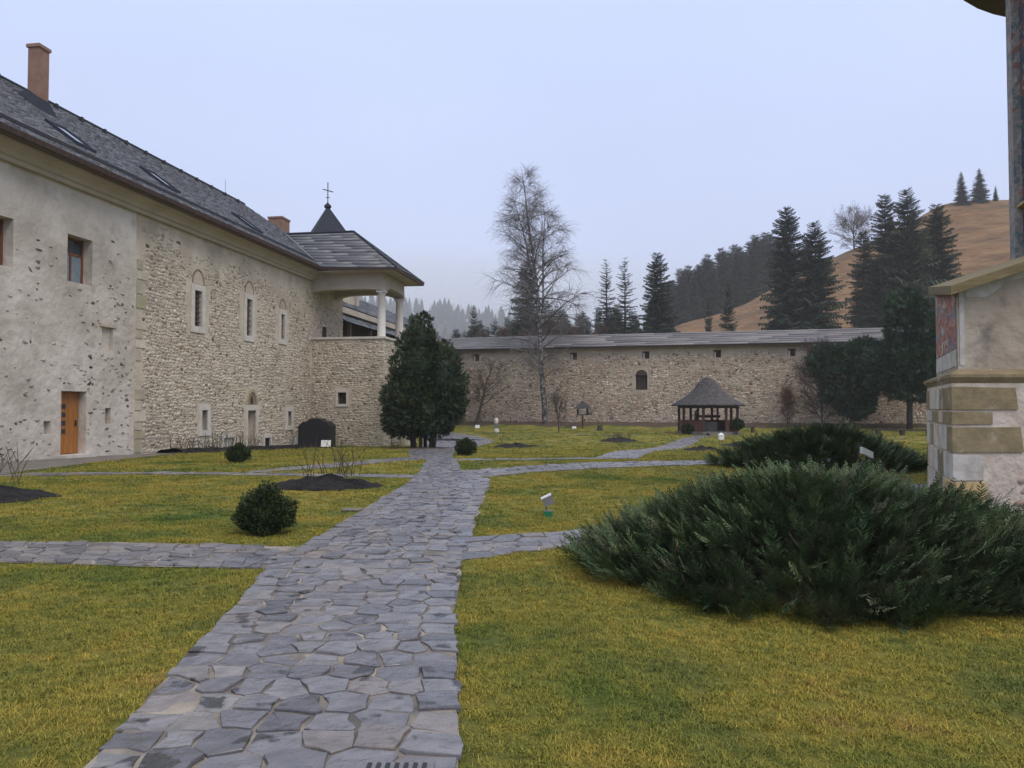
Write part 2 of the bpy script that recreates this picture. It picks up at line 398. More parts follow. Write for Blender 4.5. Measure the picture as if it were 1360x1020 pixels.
# ================================================================== terrain
WA = np.array([-6.9, 88.0]); WB = np.array([35.4, 76.8])
WL = np.linalg.norm(WB - WA); WD = (WB - WA) / WL; WN = np.array([WD[1], -WD[0]])     # WN points to the courtyard
CRX = [-900, -300, -120, -40, 0, 25, 47.5, 69, 91.7, 103.5, 121, 131.6, 142, 180, 260, 420, 900]
CRZ = [30, 14, 8, 7, 8, 13, 24, 30.5, 39.5, 45.5, 53.5, 59, 61, 61, 61, 60, 60]
def wall_dist(x, y): return (x - WA[0]) * WN[0] + (y - WA[1]) * WN[1]
def hill_z(x, y):
    c = np.interp(x, CRX, CRZ)
    t = np.clip((np.asarray(y, dtype=float) - 97) / 123.0, 0, 3)
    g = np.where(t < 1, t ** 1.25, 1 + 1.25 * (t - 1) - 5.0 * (t - 1) ** 2)
    return np.maximum(c * g, 0) - 0.2
def tz(x, y):
    x = np.asarray(x, dtype=float); y = np.asarray(y, dtype=float)
    wd = wall_dist(x, y)
    z = -0.65 * smooth01(20, 46, y) + 0.55 * smooth01(6.5, 1.0, wd) * (wd > -30)
    return z
def tzf(x, y): return float(tz(x, y))

def grid_axis(lo, hi, dense_lo, dense_hi, step):
    a = list(np.arange(dense_lo, dense_hi + 1e-6, step))
    s = step; x = dense_lo
    pre = []
    while x > lo: s *= 1.5; x -= s; pre.append(max(x, lo))
    s = step; x = dense_hi; post = []
    while x < hi: s *= 1.5; x += s; post.append(min(x, hi))
    return np.array(pre[::-1] + a + post)
def sheet(name, xs, ys, zf, m, **kw):
    X, Y = np.meshgrid(xs, ys)
    Z = zf(X, Y)
    V = np.stack([X, Y, Z], -1).reshape(-1, 3); nx = len(xs)
    i, j = np.meshgrid(np.arange(nx - 1), np.arange(len(ys) - 1))
    b = (j * nx + i).ravel()
    o = obj(name, V, np.stack([b, b + 1, b + nx + 1, b + nx], 1), m, None, True)
    return o
g = sheet('ground', grid_axis(-1600, 1600, -22, 48, 1.0), grid_axis(-60, 2400, -6, 96, 1.0), tz, M['turf'])
tag(g, 'mown monastery lawn, yellowing winter turf running under the walls', 'lawn', kind='structure')

def hzz(X, Y):
    z = hill_z(X, Y)
    n = 1.3 * np.sin(X * 0.071 + Y * 0.031) + 0.9 * np.sin(X * 0.15 - Y * 0.11 + 1.3) + 0.35 * np.sin(X * 0.5 + Y * 0.37)
    return z + n * smooth01(100, 150, Y) * 0.6
h = sheet('hill', grid_axis(-700, 900, 20, 190, 3.0), grid_axis(97, 520, 97, 260, 3.0), hzz, M['dry_hill'])
tag(h, 'rounded hill of dry orange-brown grass beyond the fortress wall', 'hill', kind='structure')

# ================================================================== stone laying
def lay_stones(u0, u1, v0, v1, hmean, wmean, gap, holes=(), seed=0, amp=0.3, proud=(0.015, 0.05), top=None, keep=1.0):
    """rubble courses -> list of (8,2) outlines and heights. holes: (u0,u1,v0,v1)"""
    r = np.random.default_rng(seed)
    rows = [v0]
    while rows[-1] < v1: rows.append(rows[-1] + hmean * r.uniform(0.65, 1.4))
    ph = r.uniform(0, 6.28, (len(rows), 4)); fr = np.array([0.35, 0.9, 2.1, 4.3]) / wmean; am = np.array([0.9, 0.7, 0.6, 0.35]) * amp * hmean
    def H(j, x): return rows[j] + sum(am[k] * np.sin(x * fr[k] + ph[j, k]) for k in range(4))
    polys = []; hs = []
    for j in range(len(rows) - 1):
        x = u0 + r.uniform(-0.5, 0) * wmean
        while x < u1:
            wd = wmean * (0.45 + r.gamma(3.0, 0.22))
            a, b = x, x + wd; x = b
            a0, a1 = a + r.normal(0, 0.02), a + r.normal(0, 0.02)
            b0, b1 = b + r.normal(0, 0.02), b + r.normal(0, 0.02)
            a, b = max(a, u0), min(b, u1)
            if b - a < 0.05 or r.random() > keep: continue
            a0, a1 = max(a0, u0), max(a1, u0); b0, b1 = min(b0, u1), min(b1, u1)
            m0 = (a0 + b0) / 2; m1 = (a1 + b1) / 2
            P = np.array([[a0, H(j, a0)], [m0, H(j, m0)], [b0, H(j, b0)], [b + r.normal(0, .012), (H(j, b) + H(j+1, b)) / 2],
                          [b1, H(j+1, b1)], [m1, H(j+1, m1)], [a1, H(j+1, a1)], [a + r.normal(0, .012), (H(j, a) + H(j+1, a)) / 2]])
            P[:, 0] = np.clip(P[:, 0], u0, u1); P[:, 1] = np.clip(P[:, 1], v0, v1)
            c = P.mean(0)
            if top is not None and c[1] > top(c[0]): continue
            if any(P[:, 0].max() > h_[0] and P[:, 0].min() < h_[1] and P[:, 1].max() > h_[2] and P[:, 1].min() < h_[3] for h_ in holes): continue
            d = P - c; L_ = np.linalg.norm(d, axis=1, keepdims=True)
            rnd = np.array([0.80, 1, 0.80, 1, 0.80, 1, 0.80, 1])[:, None] * r.uniform(0.93, 1.03, (8, 1))
            P = c + d * np.clip(1 - gap / np.maximum(L_, 1e-3), 0.3, 1) * rnd
            polys.append(P); hs.append(r.uniform(*proud))
    return np.array(polys), np.array(hs)

def stones_geo(polys, hs, frame):
    """(N,8,2) -> verts, with an outer ring, an inner ring and a face; frame(u, v, n) vectorised"""
    N, k = polys.shape[:2]
    c = polys.mean(1, keepdims=True)
    r2 = c + (polys - c) * 0.87
    rr = np.random.default_rng(N)
    n0 = np.full((N, k), -0.02); n2 = np.repeat(hs[:, None], k, 1) * rr.uniform(.55, 1.1, (N, k)) + rr.normal(0, .003, (N, k))
    u = np.concatenate([polys[..., 0], r2[..., 0], c[..., 0]], 1)
    v = np.concatenate([polys[..., 1], r2[..., 1], c[..., 1]], 1)
    n = np.concatenate([n0, n2, (hs * 1.05)[:, None]], 1)
    V = frame(u.ravel(), v.ravel(), n.ravel()).reshape(N, -1, 3)
    F = []
    for i in range(k):
        j = (i + 1) % k
        F += [(i, j, k + j), (i, k + j, k + i), (k + i, k + j, 2*k)]
    return V, np.array(F)

CAMP = np.array([0, 0, 1.6])
def place_stones(V, F, m, parent, single, name='stone', mass='stones'):
    """the `single` largest in view become parts of their own, the rest one mass"""
    c = V.mean(1); d = np.linalg.norm(c - CAMP, axis=1)
    size = np.linalg.norm(V.max(1) - V.min(1), axis=1) / d
    order = np.argsort(-size)
    rl = root_loc(parent)
    for i in order[:single]:
        me = mesh_from(name, V[i] - c[i], F, [m])
        o = bpy.data.objects.new(name, me); COL.objects.link(o); o.parent = parent; o.location = Vector(c[i] - rl)
    rest = order[single:]
    if len(rest):
        Vr = V[rest].reshape(-1, 3); Fr = (F[None] + (np.arange(len(rest)) * V.shape[1])[:, None, None]).reshape(-1, 3)
        o = obj(mass, Vr, Fr, m, parent); tag(o, kind='stuff')

def wall_sheet(u0, u1, v0, v1, holes, frame, depth):
    """a wall face with openings and their reveals"""
    us = sorted({u0, u1, *[h[0] for h in holes], *[h[1] for h in holes]}); vs = sorted({v0, v1, *[h[2] for h in holes], *[h[3] for h in holes]})
    us = sorted({*us, *np.arange(math.ceil(u0), u1, 2.0)}); mb = MB()
    for a, b in zip(us[:-1], us[1:]):
        for c, d in zip(vs[:-1], vs[1:]):
            mu, mv = (a + b) / 2, (c + d) / 2
            if any(h[0] < mu < h[1] and h[2] < mv < h[3] for h in holes): continue
            mb.add([frame(a, c, 0), frame(b, c, 0), frame(b, d, 0), frame(a, d, 0)], [(0, 1, 2, 3)])
    for h in holes:
        a, b, c, d = h[:4]; q = h[4] if len(h) > 4 else depth
        f = frame
        mb.add([f(a,c,0), f(a,d,0), f(a,d,-q), f(a,c,-q)], [(0,1,2,3)]); mb.add([f(b,c,0), f(b,c,-q), f(b,d,-q), f(b,d,0)], [(0,1,2,3)])
        mb.add([f(a,d,0), f(b,d,0), f(b,d,-q), f(a,d,-q)], [(0,1,2,3)]); mb.add([f(a,c,0), f(a,c,-q), f(b,c,-q), f(b,c,0)], [(0,1,2,3)])
        mb.add([f(a,c,-q), f(a,d,-q), f(b,d,-q), f(b,c,-q)], [(0,1,2,3)])
    return mb

def slates(BL, BR, TL, TR, rows, width, parent, m, seed, lift=0.02, thick=0.014, single=0, name='slate', mass='slates', jitter=0.01):
    """overlapping slates on the quad BL BR TR TL (world)"""
    r = np.random.default_rng(seed)
    BL, BR, TL, TR = map(lambda p: np.array(p, dtype=float), (BL, BR, TL, TR))
    nrm = np.cross(BR - BL, TL - BL); nrm /= np.linalg.norm(nrm)
    if nrm[2] < 0: nrm = -nrm
    pieces = []
    for j in range(rows):
        t0, t1 = j / rows, min((j + 1.35) / rows, 1.0)
        def E(t, s): return (BL + (TL - BL) * t) * (1 - s) + (BR + (TR - BR) * t) * s
        Ln = np.linalg.norm(E(t0, 1) - E(t0, 0))
        if Ln < width * 0.4: continue
        x = -r.uniform(0, 1) * width
        while x < Ln:
            wd = width * r.uniform(0.75, 1.3)
            a, b = max(x, 0) / Ln, min(x + wd - 0.012, Ln) / Ln; x += wd
            if b - a < 0.02 / Ln: continue
            dn = r.normal(0, jitter) / max(rows, 1) * 1.2
            tb = max(0, t0 + dn)
            up = nrm * (lift * r.uniform(0.7, 1.3)); ut = nrm * 0.004; th = nrm * thick
            p = [E(tb, a) + up, E(tb, b) + up, E(t1, b) + ut, E(t1, a) + ut]
            q = [E(tb, a) + up - th * 1.6, E(tb, b) + up - th * 1.6]
            pieces.append(np.array(p + q))
    if not pieces: return
    V = np.array(pieces)
    F = np.array([(0, 1, 2), (0, 2, 3), (4, 5, 1), (4, 1, 0), (1, 5, 2), (0, 3, 4)])
    place_stones(V, F, m, parent, single, name, mass)
    return V

# ================================================================== monastery range (left)
AW = R(8.9)
BU = np.array([math.sin(AW), math.cos(AW), 0]); BN = np.array([math.cos(AW), -math.sin(AW), 0]); BO = np.array([-18.2, 0, 0])
def W(u, n, z): return tuple(BO + BU * u + BN * n + np.array([0, 0, z]))
def Wv(u, v, n):   # along wall, height, outwards (vectorised)
    u = np.asarray(u, dtype=float); v = np.asarray(v, dtype=float); n = np.asarray(n, dtype=float)
    return BO + u[..., None] * BU + n[..., None] * BN + v[..., None] * np.array([0, 0, 1.0])
def Wf(u, v, n): return W(u, n, v)

def grille(parent, a, b, c, d, n, frame, nu, nv, m, rad=0.012):
    for i in range(nu):
        x = a + (b - a) * (i + 1) / (nu + 1)
        MB().tube([frame(x, c, n), frame(x, d, n)], rad, 4).build('grille_bar', m, parent)
    for j in range(nv):
        z = c + (d - c) * (j + 1) / (nv + 1)
        MB().tube([frame(a, z, n + 0.01), frame(b, z, n + 0.01)], rad, 4).build('grille_bar', m, parent)

def surround(parent, a, b, c, d, t, frame, m, n0=-0.05, n1=0.045, bottom=True, tb=None):
    tb = tb or t
    F_ = lambda u, n, z: frame(u, z, n)
    MB().box((a - t, n0, d), (b + t, n1, d + tb), F_).build('lintel', m, parent)
    MB().box((a - t, n0, c), (a, n1 - 0.004, d), F_).build('jamb', m, parent)
    MB().box((b, n0, c), (b + t, n1 - 0.004, d), F_).build('jamb', m, parent)
    if bottom: MB().box((a - t, n0, c - tb), (b + t, n1 + 0.01, c), F_).build('sill', m, parent)

mon = thing('monastery_building', 'long two-storey stone monastery range with slate roof and wide cornice', 'building', W(28.4, 0, -0.3))
PB, PR = (10.0, 28.4), (28.4, 48.8)
plaster_holes = [(21.2, 22.75, 5.68, 7.12, 0.5), (24.94, 26.1, 5.66, 7.19, 0.5), (24.78, 25.92, 0.0, 2.1, 0.45), (26.62, 27.2, 3.55, 4.35, 0.12), (24.05, 24.35, 0.75, 1.15, 0.2), (26.85, 27.15, 1.0, 1.55, 0.2)]
pw = wall_sheet(PB[0], PB[1], -1.0, 9.3, plaster_holes, Wf, 0.45)
pw_o = pw.build('plaster_wall', M['plaster'], mon)
# uneven limewash: fist-sized stones showing through
st_pol = []; st_h = []
rr = np.random.default_rng(11)
while len(st_pol) < 230:
    u = rr.uniform(21.3, 28.3); v = rr.uniform(0, 7.6)
    pr = 0.20 + 0.6 * (u > 25.5) * (v < 6.3) + 0.55 * (v < 1.2)
    if v > 6.8: pr *= 0.4
    if rr.random() > pr: continue
    a, b = rr.uniform(0.03, 0.13), rr.uniform(0.018, 0.06)
    if any(u + a > h_[0] - 0.05 and u - a < h_[1] + 0.05 and v + b > h_[2] - 0.05 and v - b < h_[3] + 0.05 for h_ in plaster_holes): continue
    t = np.linspace(0, 2*np.pi, 8, endpoint=False); tilt = rr.normal(0, 0.25)
    q = np.stack([np.cos(t) * a, np.sin(t) * b], 1) * rr.uniform(0.5, 1.3, (8, 1))
    q = q @ np.array([[math.cos(tilt), math.sin(tilt)], [-math.sin(tilt), math.cos(tilt)]])
    st_pol.append(q + [u, v]); st_h.append(rr.uniform(0.006, 0.03))
V, F = stones_geo(np.array(st_pol), np.array(st_h), Wv)
place_stones(V, F, M['dark_stone'], pw_o, 230)

rub_holes = [(31.98, 32.98, 4.95, 6.45, 0.4), (36.35, 37.3, 4.95, 6.7, 0.4), (39.95, 40.8, 5.1, 6.4, 0.4),
             (32.85, 33.3, 0.6, 1.45, 0.35), (36.75, 37.55, -0.5, 1.42, 0.5), (41.05, 41.5, 0.6, 1.35, 0.35), (34.6, 35.5, -0.5, 0.2, 0.15), (38.5, 39.1, -0.5, 0.05, 0.2)]
rw_o = wall_sheet(PR[0], PR[1], -1.4, 9.3, rub_holes, Wf, 0.4).build('rubble_wall', M['mortar'], mon)
grow = [(h_[0] - 0.26, h_[1] + 0.26, h_[2] - 0.28, h_[3] + 0.28) for h_ in rub_holes[:6]] + list(rub_holes[6:])
grow += [(32.1, 32.9, 6.4, 7.5), (36.5, 37.2, 6.7, 7.7), (40.05, 40.7, 6.4, 7.4), (36.6, 37.7, 1.4, 2.5), (28.35, 28.75, 0, 8.0), (43.95, 50, -2, 5.6)]
_rt = np.random.default_rng(44)
def rub_top(u): return 7.3 + 0.3 * math.sin(u * 0.9) + 0.2 * math.sin(u * 2.3 + 1) + abs(_rt.normal(0, .65))
P_, H_ = lay_stones(28.55, 48.8, -0.9, 8.6, 0.104, 0.185, 0.012, grow, 3, amp=0.45, proud=(.002, .026), top=rub_top)
V, F = stones_geo(P_, H_, Wv)
place_stones(V, F, M['rubble_stone'], rw_o, 300)
# pale quoins up the plaster joint
z = -0.1; k = 0; rq = np.random.default_rng(5)
while z < 8.0:
    hh = rq.uniform(0.3, 0.55); ln = (0.62 if k % 2 else 0.38) + rq.uniform(-0.06, 0.06)
    if rq.random() > (.62 if k > 11 else .3):
        mb = MB(); a, b = 28.43, 28.43 + ln
        q = [(a, z + .015), (b, z + .015), (b + rq.normal(0, .02), z + hh - .015), (a, z + hh - .015)]
        V = [Wf(x, y, -0.02) for x, y in q] + [Wf(x + (.015 if x < 28.6 else -.015), y + (.012 if i < 2 else -.012), 0.035) for i, (x, y) in enumerate(q)]
        mb.add(V, [(4, 5, 6, 7), (0, 1, 5, 4), (1, 2, 6, 5), (2, 3, 7, 6), (3, 0, 4, 7)])
        mb.build('quoin', M['quoin'], rw_o)
    z += hh; k += 1
# rear and end walls
MB().add([W(10, -11, -1.4), W(48.8, -11, -1.4), W(48.8, -11, 9.3), W(10, -11, 9.3)], [(0, 1, 2, 3)]).build('rear_wall', M['mortar'], mon)
MB().add([W(48.8, 0, -1.4), W(48.8, -11, -1.4), W(48.8, -11, 9.3), W(48.8, 0, 9.3)], [(0, 1, 2, 3)]).build('end_wall', M['mortar'], mon)
MB().add([W(10, 0, -1.4), W(10, -11, -1.4), W(10, -11, 9.3), W(10, -5.5, 13.8), W(10, 0, 9.3)], [(0, 1, 2, 3, 4)]).build('end_wall', M['plaster'], mon)
# cornice and eaves
def extrude(prof, u0, u1, m, name, parent, closed=True):
    k = len(prof); V = [W(u0, n, z) for n, z in prof] + [W(u1, n, z) for n, z in prof]
    F = [(i, (i+1) % k, k + (i+1) % k, k + i) for i in range(k)] + [tuple(range(k)), tuple(range(k, 2*k))]
    return obj(name, V, F, m, parent)
extrude([(-0.05, 8.72), (0.16, 8.72), (0.19, 8.84), (0.27, 8.87), (0.33, 8.98), (0.47, 9.08), (0.66, 9.11), (0.68, 9.26), (-0.05, 9.26)], 10, 44.1, M['cornice'], 'cornice', mon)
extrude([(0.682, 9.18), (0.90, 9.20), (0.90, 9.27), (0.682, 9.27)], 10, 43.6, M['soffit_board'], 'soffit', mon)
extrude([(0.903, 9.18), (1.0, 9.20), (1.02, 9.36), (0.98, 9.38), (0.903, 9.3)], 10, 43.5, M['dark_wood'], 'gutter', mon)
ROOF_S = 0.716
def roof_z(n): return 9.36 + (0.98 - n) * ROOF_S
RIDGE_N = -5.5
roof = MB().add([W(10, 0.98, 9.33), W(49.4, 0.98, 9.33), W(46.5, RIDGE_N, roof_z(RIDGE_N) - .03), W(10, RIDGE_N, roof_z(RIDGE_N) - .03), W(49.4, -12, 9.33), W(10, -12, 9.33)],
                [(0, 1, 2, 3), (3, 2, 4, 5), (1, 4, 2)]).build('roof', M['slate_under'], mon)
slates(W(10, 0.98, 9.34), W(49.4, 0.98, 9.34), W(10, RIDGE_N, roof_z(RIDGE_N)), W(46.5, RIDGE_N, roof_z(RIDGE_N)), 46, 0.22, roof, M['slate'], 21, lift=0.03, thick=0.016, single=300, jitter=0.12)
MB().tube([W(10, RIDGE_N, roof_z(RIDGE_N) + 0.02), W(46.5, RIDGE_N, roof_z(RIDGE_N) + 0.02)], 0.08, 6).build('ridge_cap', M['sheet_metal'], roof)
for k in range(15):
    u = 24.5 + k * 1.45
    MB().box((u - .05, RIDGE_N + .42, roof_z(RIDGE_N + .5)), (u + .07, RIDGE_N + .58, roof_z(RIDGE_N + .5) + 0.2), W).build('snow_hook', M['iron'], roof)
for k in range(3):
    n = 0.55 - 0.16 * k
    MB().tube([W(10, n, roof_z(n) + 0.06), W(43.4, n, roof_z(n) + 0.06)], 0.022, 4).build('snow_rail', M['iron'], roof)
def roof_window(u, n, lu, ln):
    f = lambda a, b, h_: W(u + a, n - b, roof_z(n - b) + h_)
    rwm = MB()
    for (a0, a1, b0, b1) in ((-lu/2, lu/2, 0, .09), (-lu/2, lu/2, ln - .09, ln), (-lu/2, -lu/2 + .09, .09, ln - .09), (lu/2 - .09, lu/2, .09, ln - .09)):
        V = [f(a, b, hh) for hh in (-.05, .13) for a, b in ((a0, b0), (a1, b0), (a1, b1), (a0, b1))]
        rwm.add(V, [(4, 5, 6, 7), (0, 1, 5, 4), (1, 2, 6, 5), (2, 3, 7, 6), (3, 0, 4, 7)])
    fr = rwm.build('skylight', M['sheet_metal'], mon)
    V = [f(a, b, 0.09) for a, b in ((-lu/2 + .09, .09), (lu/2 - .09, .09), (lu/2 - .09, ln - .09), (-lu/2 + .09, ln - .09))]
    obj('pane', V, [(0, 1, 2, 3)], M['glass'], fr)
roof_window(26.4, -0.5, 0.95, 1.25); roof_window(31.3, -0.4, 0.95, 1.2); roof_window(38.0, -0.15, 0.95, 1.2)
def chimney(u, n, su, sn, zb, zt, skirt=True):
    c = MB().box((u - su/2, n - sn/2, zb), (u + su/2, n + sn/2, zt), W).build('chimney', M['brick'], mon)
    MB().box((u - su/2 - .05, n - sn/2 - .05, zt), (u + su/2 + .05, n + sn/2 + .05, zt + .12), W).build('chimney_cap', M['brick'], c)
    if skirt:
        V = [W(u + a * su * .5 * 1.02, n + b * sn * .5 * 1.02, roof_z(n + b * sn * .5) + 0.42) for a, b in ((-1, -1), (1, -1), (1, 1), (-1, 1))]
        V += [W(u + a * su * .95, n + b * sn * .95, roof_z(n + b * sn * .95) + 0.03) for a, b in ((-1, -1), (1, -1), (1, 1), (-1, 1))]
        obj('flashing', V, [(i, (i+1) % 4, 4 + (i+1) % 4, 4 + i) for i in range(4)], M['sheet_metal'], c)
chimney(27.75, -3.6, 0.5, 0.45, 11.0, 14.75)
chimney(50.6, -5.2, 1.15, 0.95, 8.5, 14.0, False)
MB().tube([W(44.3, RIDGE_N, 13.9), W(44.3, RIDGE_N, 14.9)], 0.01, 4).build('lightning_rod', M['iron'], roof)

# windows and doors of the range
def wood_window(h_):
    a, b, c, d = h_[:4]; n = -0.34
    wn_ = MB()
    F_ = lambda u, n_, z: Wf(u, z, n_)
    for lo, hi in (((a, n - .05, c), (a + .08, n, d)), ((b - .08, n - .05, c), (b, n, d)), ((a + .08, n - .05, c), (b - .08, n, c + .08)), ((a + .08, n - .05, d - .08), (b - .08, n, d)),
                   ((a + .08, n - .045, c + (d - c) * .62), (b - .08, n - .005, c + (d - c) * .62 + .07)), (((a + b) / 2 - .04, n - .045, c + .08), ((a + b) / 2 + .04, n - .004, c + (d - c) * .62))):
        wn_.box(lo, hi, F_)
    w_ = wn_.build('window', M['frame_wood'], mon)
    for (u0, u1, v0, v1, m_) in ((a + .08, (a + b) / 2 - .04, c + .08, c + (d - c) * .62, 'curtain_glass'), ((a + b) / 2 + .04, b - .08, c + .08, c + (d - c) * .62, 'curtain_glass'), (a + .08, b - .08, c + (d - c) * .62 + .07, d - .08, 'glass')):
        obj('pane', [Wf(u0, v0, n - .03), Wf(u1, v0, n - .03), Wf(u1, v1, n - .03), Wf(u0, v1, n - .03)], [(0, 1, 2, 3)], M[m_], w_)
wood_window(plaster_holes[0]); wood_window(plaster_holes[1])
MB().box((26.5, -0.02, 4.35), (27.35, 0.05, 4.45), W).build('niche_hood', M['quoin'], mon)
# honey-coloured door
a, b, c, d = plaster_holes[2][:4]; n = -0.28
dr = MB().box((a + .02, n - .06, c + .06), (b - .02, n, d - .02), W).build('door', M['door_wood'], mon)
for i in range(5):
    x0 = a + .03 + i * (b - a - .06) / 5
    MB().box((x0 + .006, n, c + .07), (x0 + (b - a - .06) / 5 - .006, n + .018, d - .03), W).build('plank', M['door_wood'], dr)
for i in range(4):
    zc = 0.72 + i * 0.27
    MB().box(((a + b) / 2 - .22, n + .012, zc), ((a + b) / 2 - .06, n + .03, zc + .15), W).build('pane', M['glass'], dr)
MB().box((b - .2, n + .018, .95), (b - .16, n + .06, 1.15), W).build('handle', M['iron'], dr)
MB().box((a - .1, -0.3, -0.12), (b + .1, 0.3, 0.045), W).build('doorstep', M['dressed'], mon)
# stone framed windows with grilles
for i in range(3):
    a, b, c, d = rub_holes[i][:4]; a, b = a + .22, b - .22
    t = 0.22
    w_ = MB().box((a - t, -0.30, c - .02), (b + t, -0.26, d + .02), W).build('window', M['inside'], mon)
    surround(w_, a, b, c, d, t + .04, Wf, M['dressed'], -0.12, 0.05, True, 0.26)
    obj('pane', [Wf(a, c, -.2), Wf(b, c, -.2), Wf(b, d, -.2), Wf(a, d, -.2)], [(0, 1, 2, 3)], M['glass'], w_)
    grille(w_, a, b, c, d, -0.06, Wf, 2, 6, M['rust'], 0.022)
    # brick relieving arch above
    ac = (a + b) / 2; zc = d + .30; ra = (b - a) / 2 + .12
    V = []; m_ = 13
    for k in range(m_):
        th = math.pi * k / (m_ - 1)
        V += [Wf(ac - ra * math.cos(th), zc + ra * 1.35 * math.sin(th), 0.03), Wf(ac - (ra + .06) * math.cos(th), zc + (ra + .06) * 1.35 * math.sin(th), 0.03), Wf(ac - (ra + .06) * math.cos(th), zc + (ra + .06) * 1.35 * math.sin(th), -0.02), Wf(ac - ra * math.cos(th), zc + ra * 1.35 * math.sin(th), -0.02)]
    F = []
    for k in range(m_ - 1):
        for q in range(4): F.append((4*k + q, 4*k + (q+1) % 4, 4*k + 4 + (q+1) % 4, 4*k + 4 + q))
    obj('relieving_arch', V, F, M['arch_brick'], w_)
    V = [Wf(ac - ra * math.cos(math.pi * k / 12), zc + ra * 1.35 * math.sin(math.pi * k / 12), 0.012) for k in range(13)]
    obj('arch_infill', V, [tuple(range(13))], M['mortar'], w_)
for i in (3, 5):
    a, b, c, d = rub_holes[i][:4]
    w_ = MB().box((a - .02, -0.34, c - .02), (b + .02, -0.30, d + .02), W).build('window', M['inside'], mon)
    surround(w_, a, b, c, d, 0.22, Wf, M['dressed'], -0.12, 0.05, True, 0.24)
    obj('pane', [Wf(a, c, -.25), Wf(b, c, -.25), Wf(b, d, -.25), Wf(a, d, -.25)], [(0, 1, 2, 3)], M['curtain_glass'], w_)
a, b, c, d = rub_holes[4][:4]
dd = MB().box((a + .3, -0.42, c + .02), (b, -0.36, d), W).build('door', M['white_paint'], mon)
tag(dd, 'pale inner door leaf standing half open')
surround(dd, a, b, c, d, 0.2, Wf, M['dressed'], -0.12, 0.06, False, 0.26)
MB().box((a - .3, -0.3, c - .25), (b + .3, 0.5, c + .01), W).build('doorstep', M['dressed'], mon)
ac, zc, ra = (a + b) / 2, d + .28, 0.42
V = [Wf(ac - ra * math.cos(math.pi * k / 12), zc + ra * 1.45 * math.sin(math.pi * k / 12), 0.02) for k in range(13)]
ty = obj('tympanum', V, [tuple(range(13))], M['arch_brick'], mon)
V = []; F = []
for k in range(13):
    th = math.pi * k / 12
    for r_, n_ in ((ra, -.02), (ra, .06), (ra + .12, .06), (ra + .12, -.02)): V.append(Wf(ac - r_ * math.cos(th), zc + r_ * 1.4 * math.sin(th), n_))
for k in range(12):
    for q in range(4): F.append((4*k + q, 4*k + (q+1) % 4, 4*k + 4 + (q+1) % 4, 4*k + 4 + q))
obj('arch_ring', V, F, M['quoin'], ty)
V = [Wf(ac - .13, zc + .03, .03), Wf(ac + .13, zc + .03, .03), Wf(ac + .09, zc + .33, .03), Wf(ac, zc + .45, .03), Wf(ac - .09, zc + .33, .03)]
obj('painted_figure', V, [(0, 1, 2, 3, 4)], M['dark_wood'], ty)
for i in (6, 7):
    a, b, c, d = rub_holes[i][:4]
    hb = MB().box((a, -.1, c), (b, -.05, d), W).build('cellar_hatch', M['dressed'] if i == 6 else M['black_wood'], mon)
    surround(hb, a, b, c, d, 0.14, Wf, M['dressed'], -0.1, 0.05, False, 0.16)

# ================================================================== loggia tower
TU0, TU1, TN = 44.0, 47.9, 4.3
tow = thing('loggia_tower', 'square rubble stair tower with open columned loggia and hipped slate roof', 'tower', W(47, 2, -0.7))
def Tf(a, v, n): return W(TU0 - n, a, v)      # front face: a runs along the wall normal
def Tfv(u, v, n): return Wv(TU0 - np.asarray(n), v, u)
def Tr(a, v, n): return W(a, TN + n, v)
def Trv(u, v, n): return Wv(u, v, TN + np.asarray(n))
fh = [(1.62, 2.12, 1.75, 2.4, 0.35)]
tf = wall_sheet(0, TN, -1.4, 5.4, fh, Tf, 0.3)
tf.box((TU0 + .4, 0.02, -1.4), (TU1, TN - .3, 4.4), W)
tf_o = tf.build('front_wall', M['mortar'], tow)
P_, H_ = lay_stones(0.03, TN, -0.9, 5.36, 0.105, 0.22, 0.012, [(1.4, 2.35, 1.5, 2.65)], 8, amp=0.4, proud=(.002, .026))
V, F = stones_geo(P_, H_, Tfv); place_stones(V, F, M['rubble_stone'], tf_o, 200)
tr_o = MB().add([Tr(TU0, -1.4, 0), Tr(TU1, -1.4, 0), Tr(TU1, 5.4, 0), Tr(TU0, 5.4, 0)], [(0, 1, 2, 3)]).add([W(TU1, 0, -1.4), W(TU1, TN, -1.4), W(TU1, TN, 5.4), W(TU1, 0, 5.4)], [(0, 1, 2, 3)]).build('side_wall', M['mortar'], tow)
P_, H_ = lay_stones(TU0, TU1, -0.9, 5.36, 0.105, 0.22, 0.012, [], 9, amp=0.4, proud=(.002, .026))
V, F = stones_geo(P_, H_, Trv); place_stones(V, F, M['rubble_stone'], tr_o, 60)
w_ = MB().box((TU0 + .2, 1.6, 1.73), (TU0 + .24, 2.14, 2.42), W).build('window', M['inside'], tow)
surround(w_, 1.62, 2.12, 1.75, 2.4, 0.13, Tf, M['dressed'], -0.1, 0.05, True, 0.15)
grille(w_, 1.62, 2.12, 1.75, 2.4, -0.1, Tf, 1, 1, M['iron'], 0.012)
MB().box((TU0 - .08, -0.02, 5.4), (TU0 + .34, TN + .1, 5.52), W).build('coping', M['dressed'], tow)
MB().box((TU0 + .34, TN - .3, 5.4), (TU1 + .08, TN + .1, 5.515), W).build('coping', M['dressed'], tow)
MB().box((TU0 + .02, 0.02, 4.4), (TU0 + .3, TN - .02, 5.398), W).build('parapet', M['mortar'], tow)
MB().box((TU0 + .3, TN - .28, 4.4), (TU1, TN - .02, 5.397), W).build('parapet', M['mortar'], tow)
MB().box((TU1 - .3, 0.02, 4.4), (TU1 - .02, TN - .3, 5.396), W).build('parapet', M['mortar'], tow)
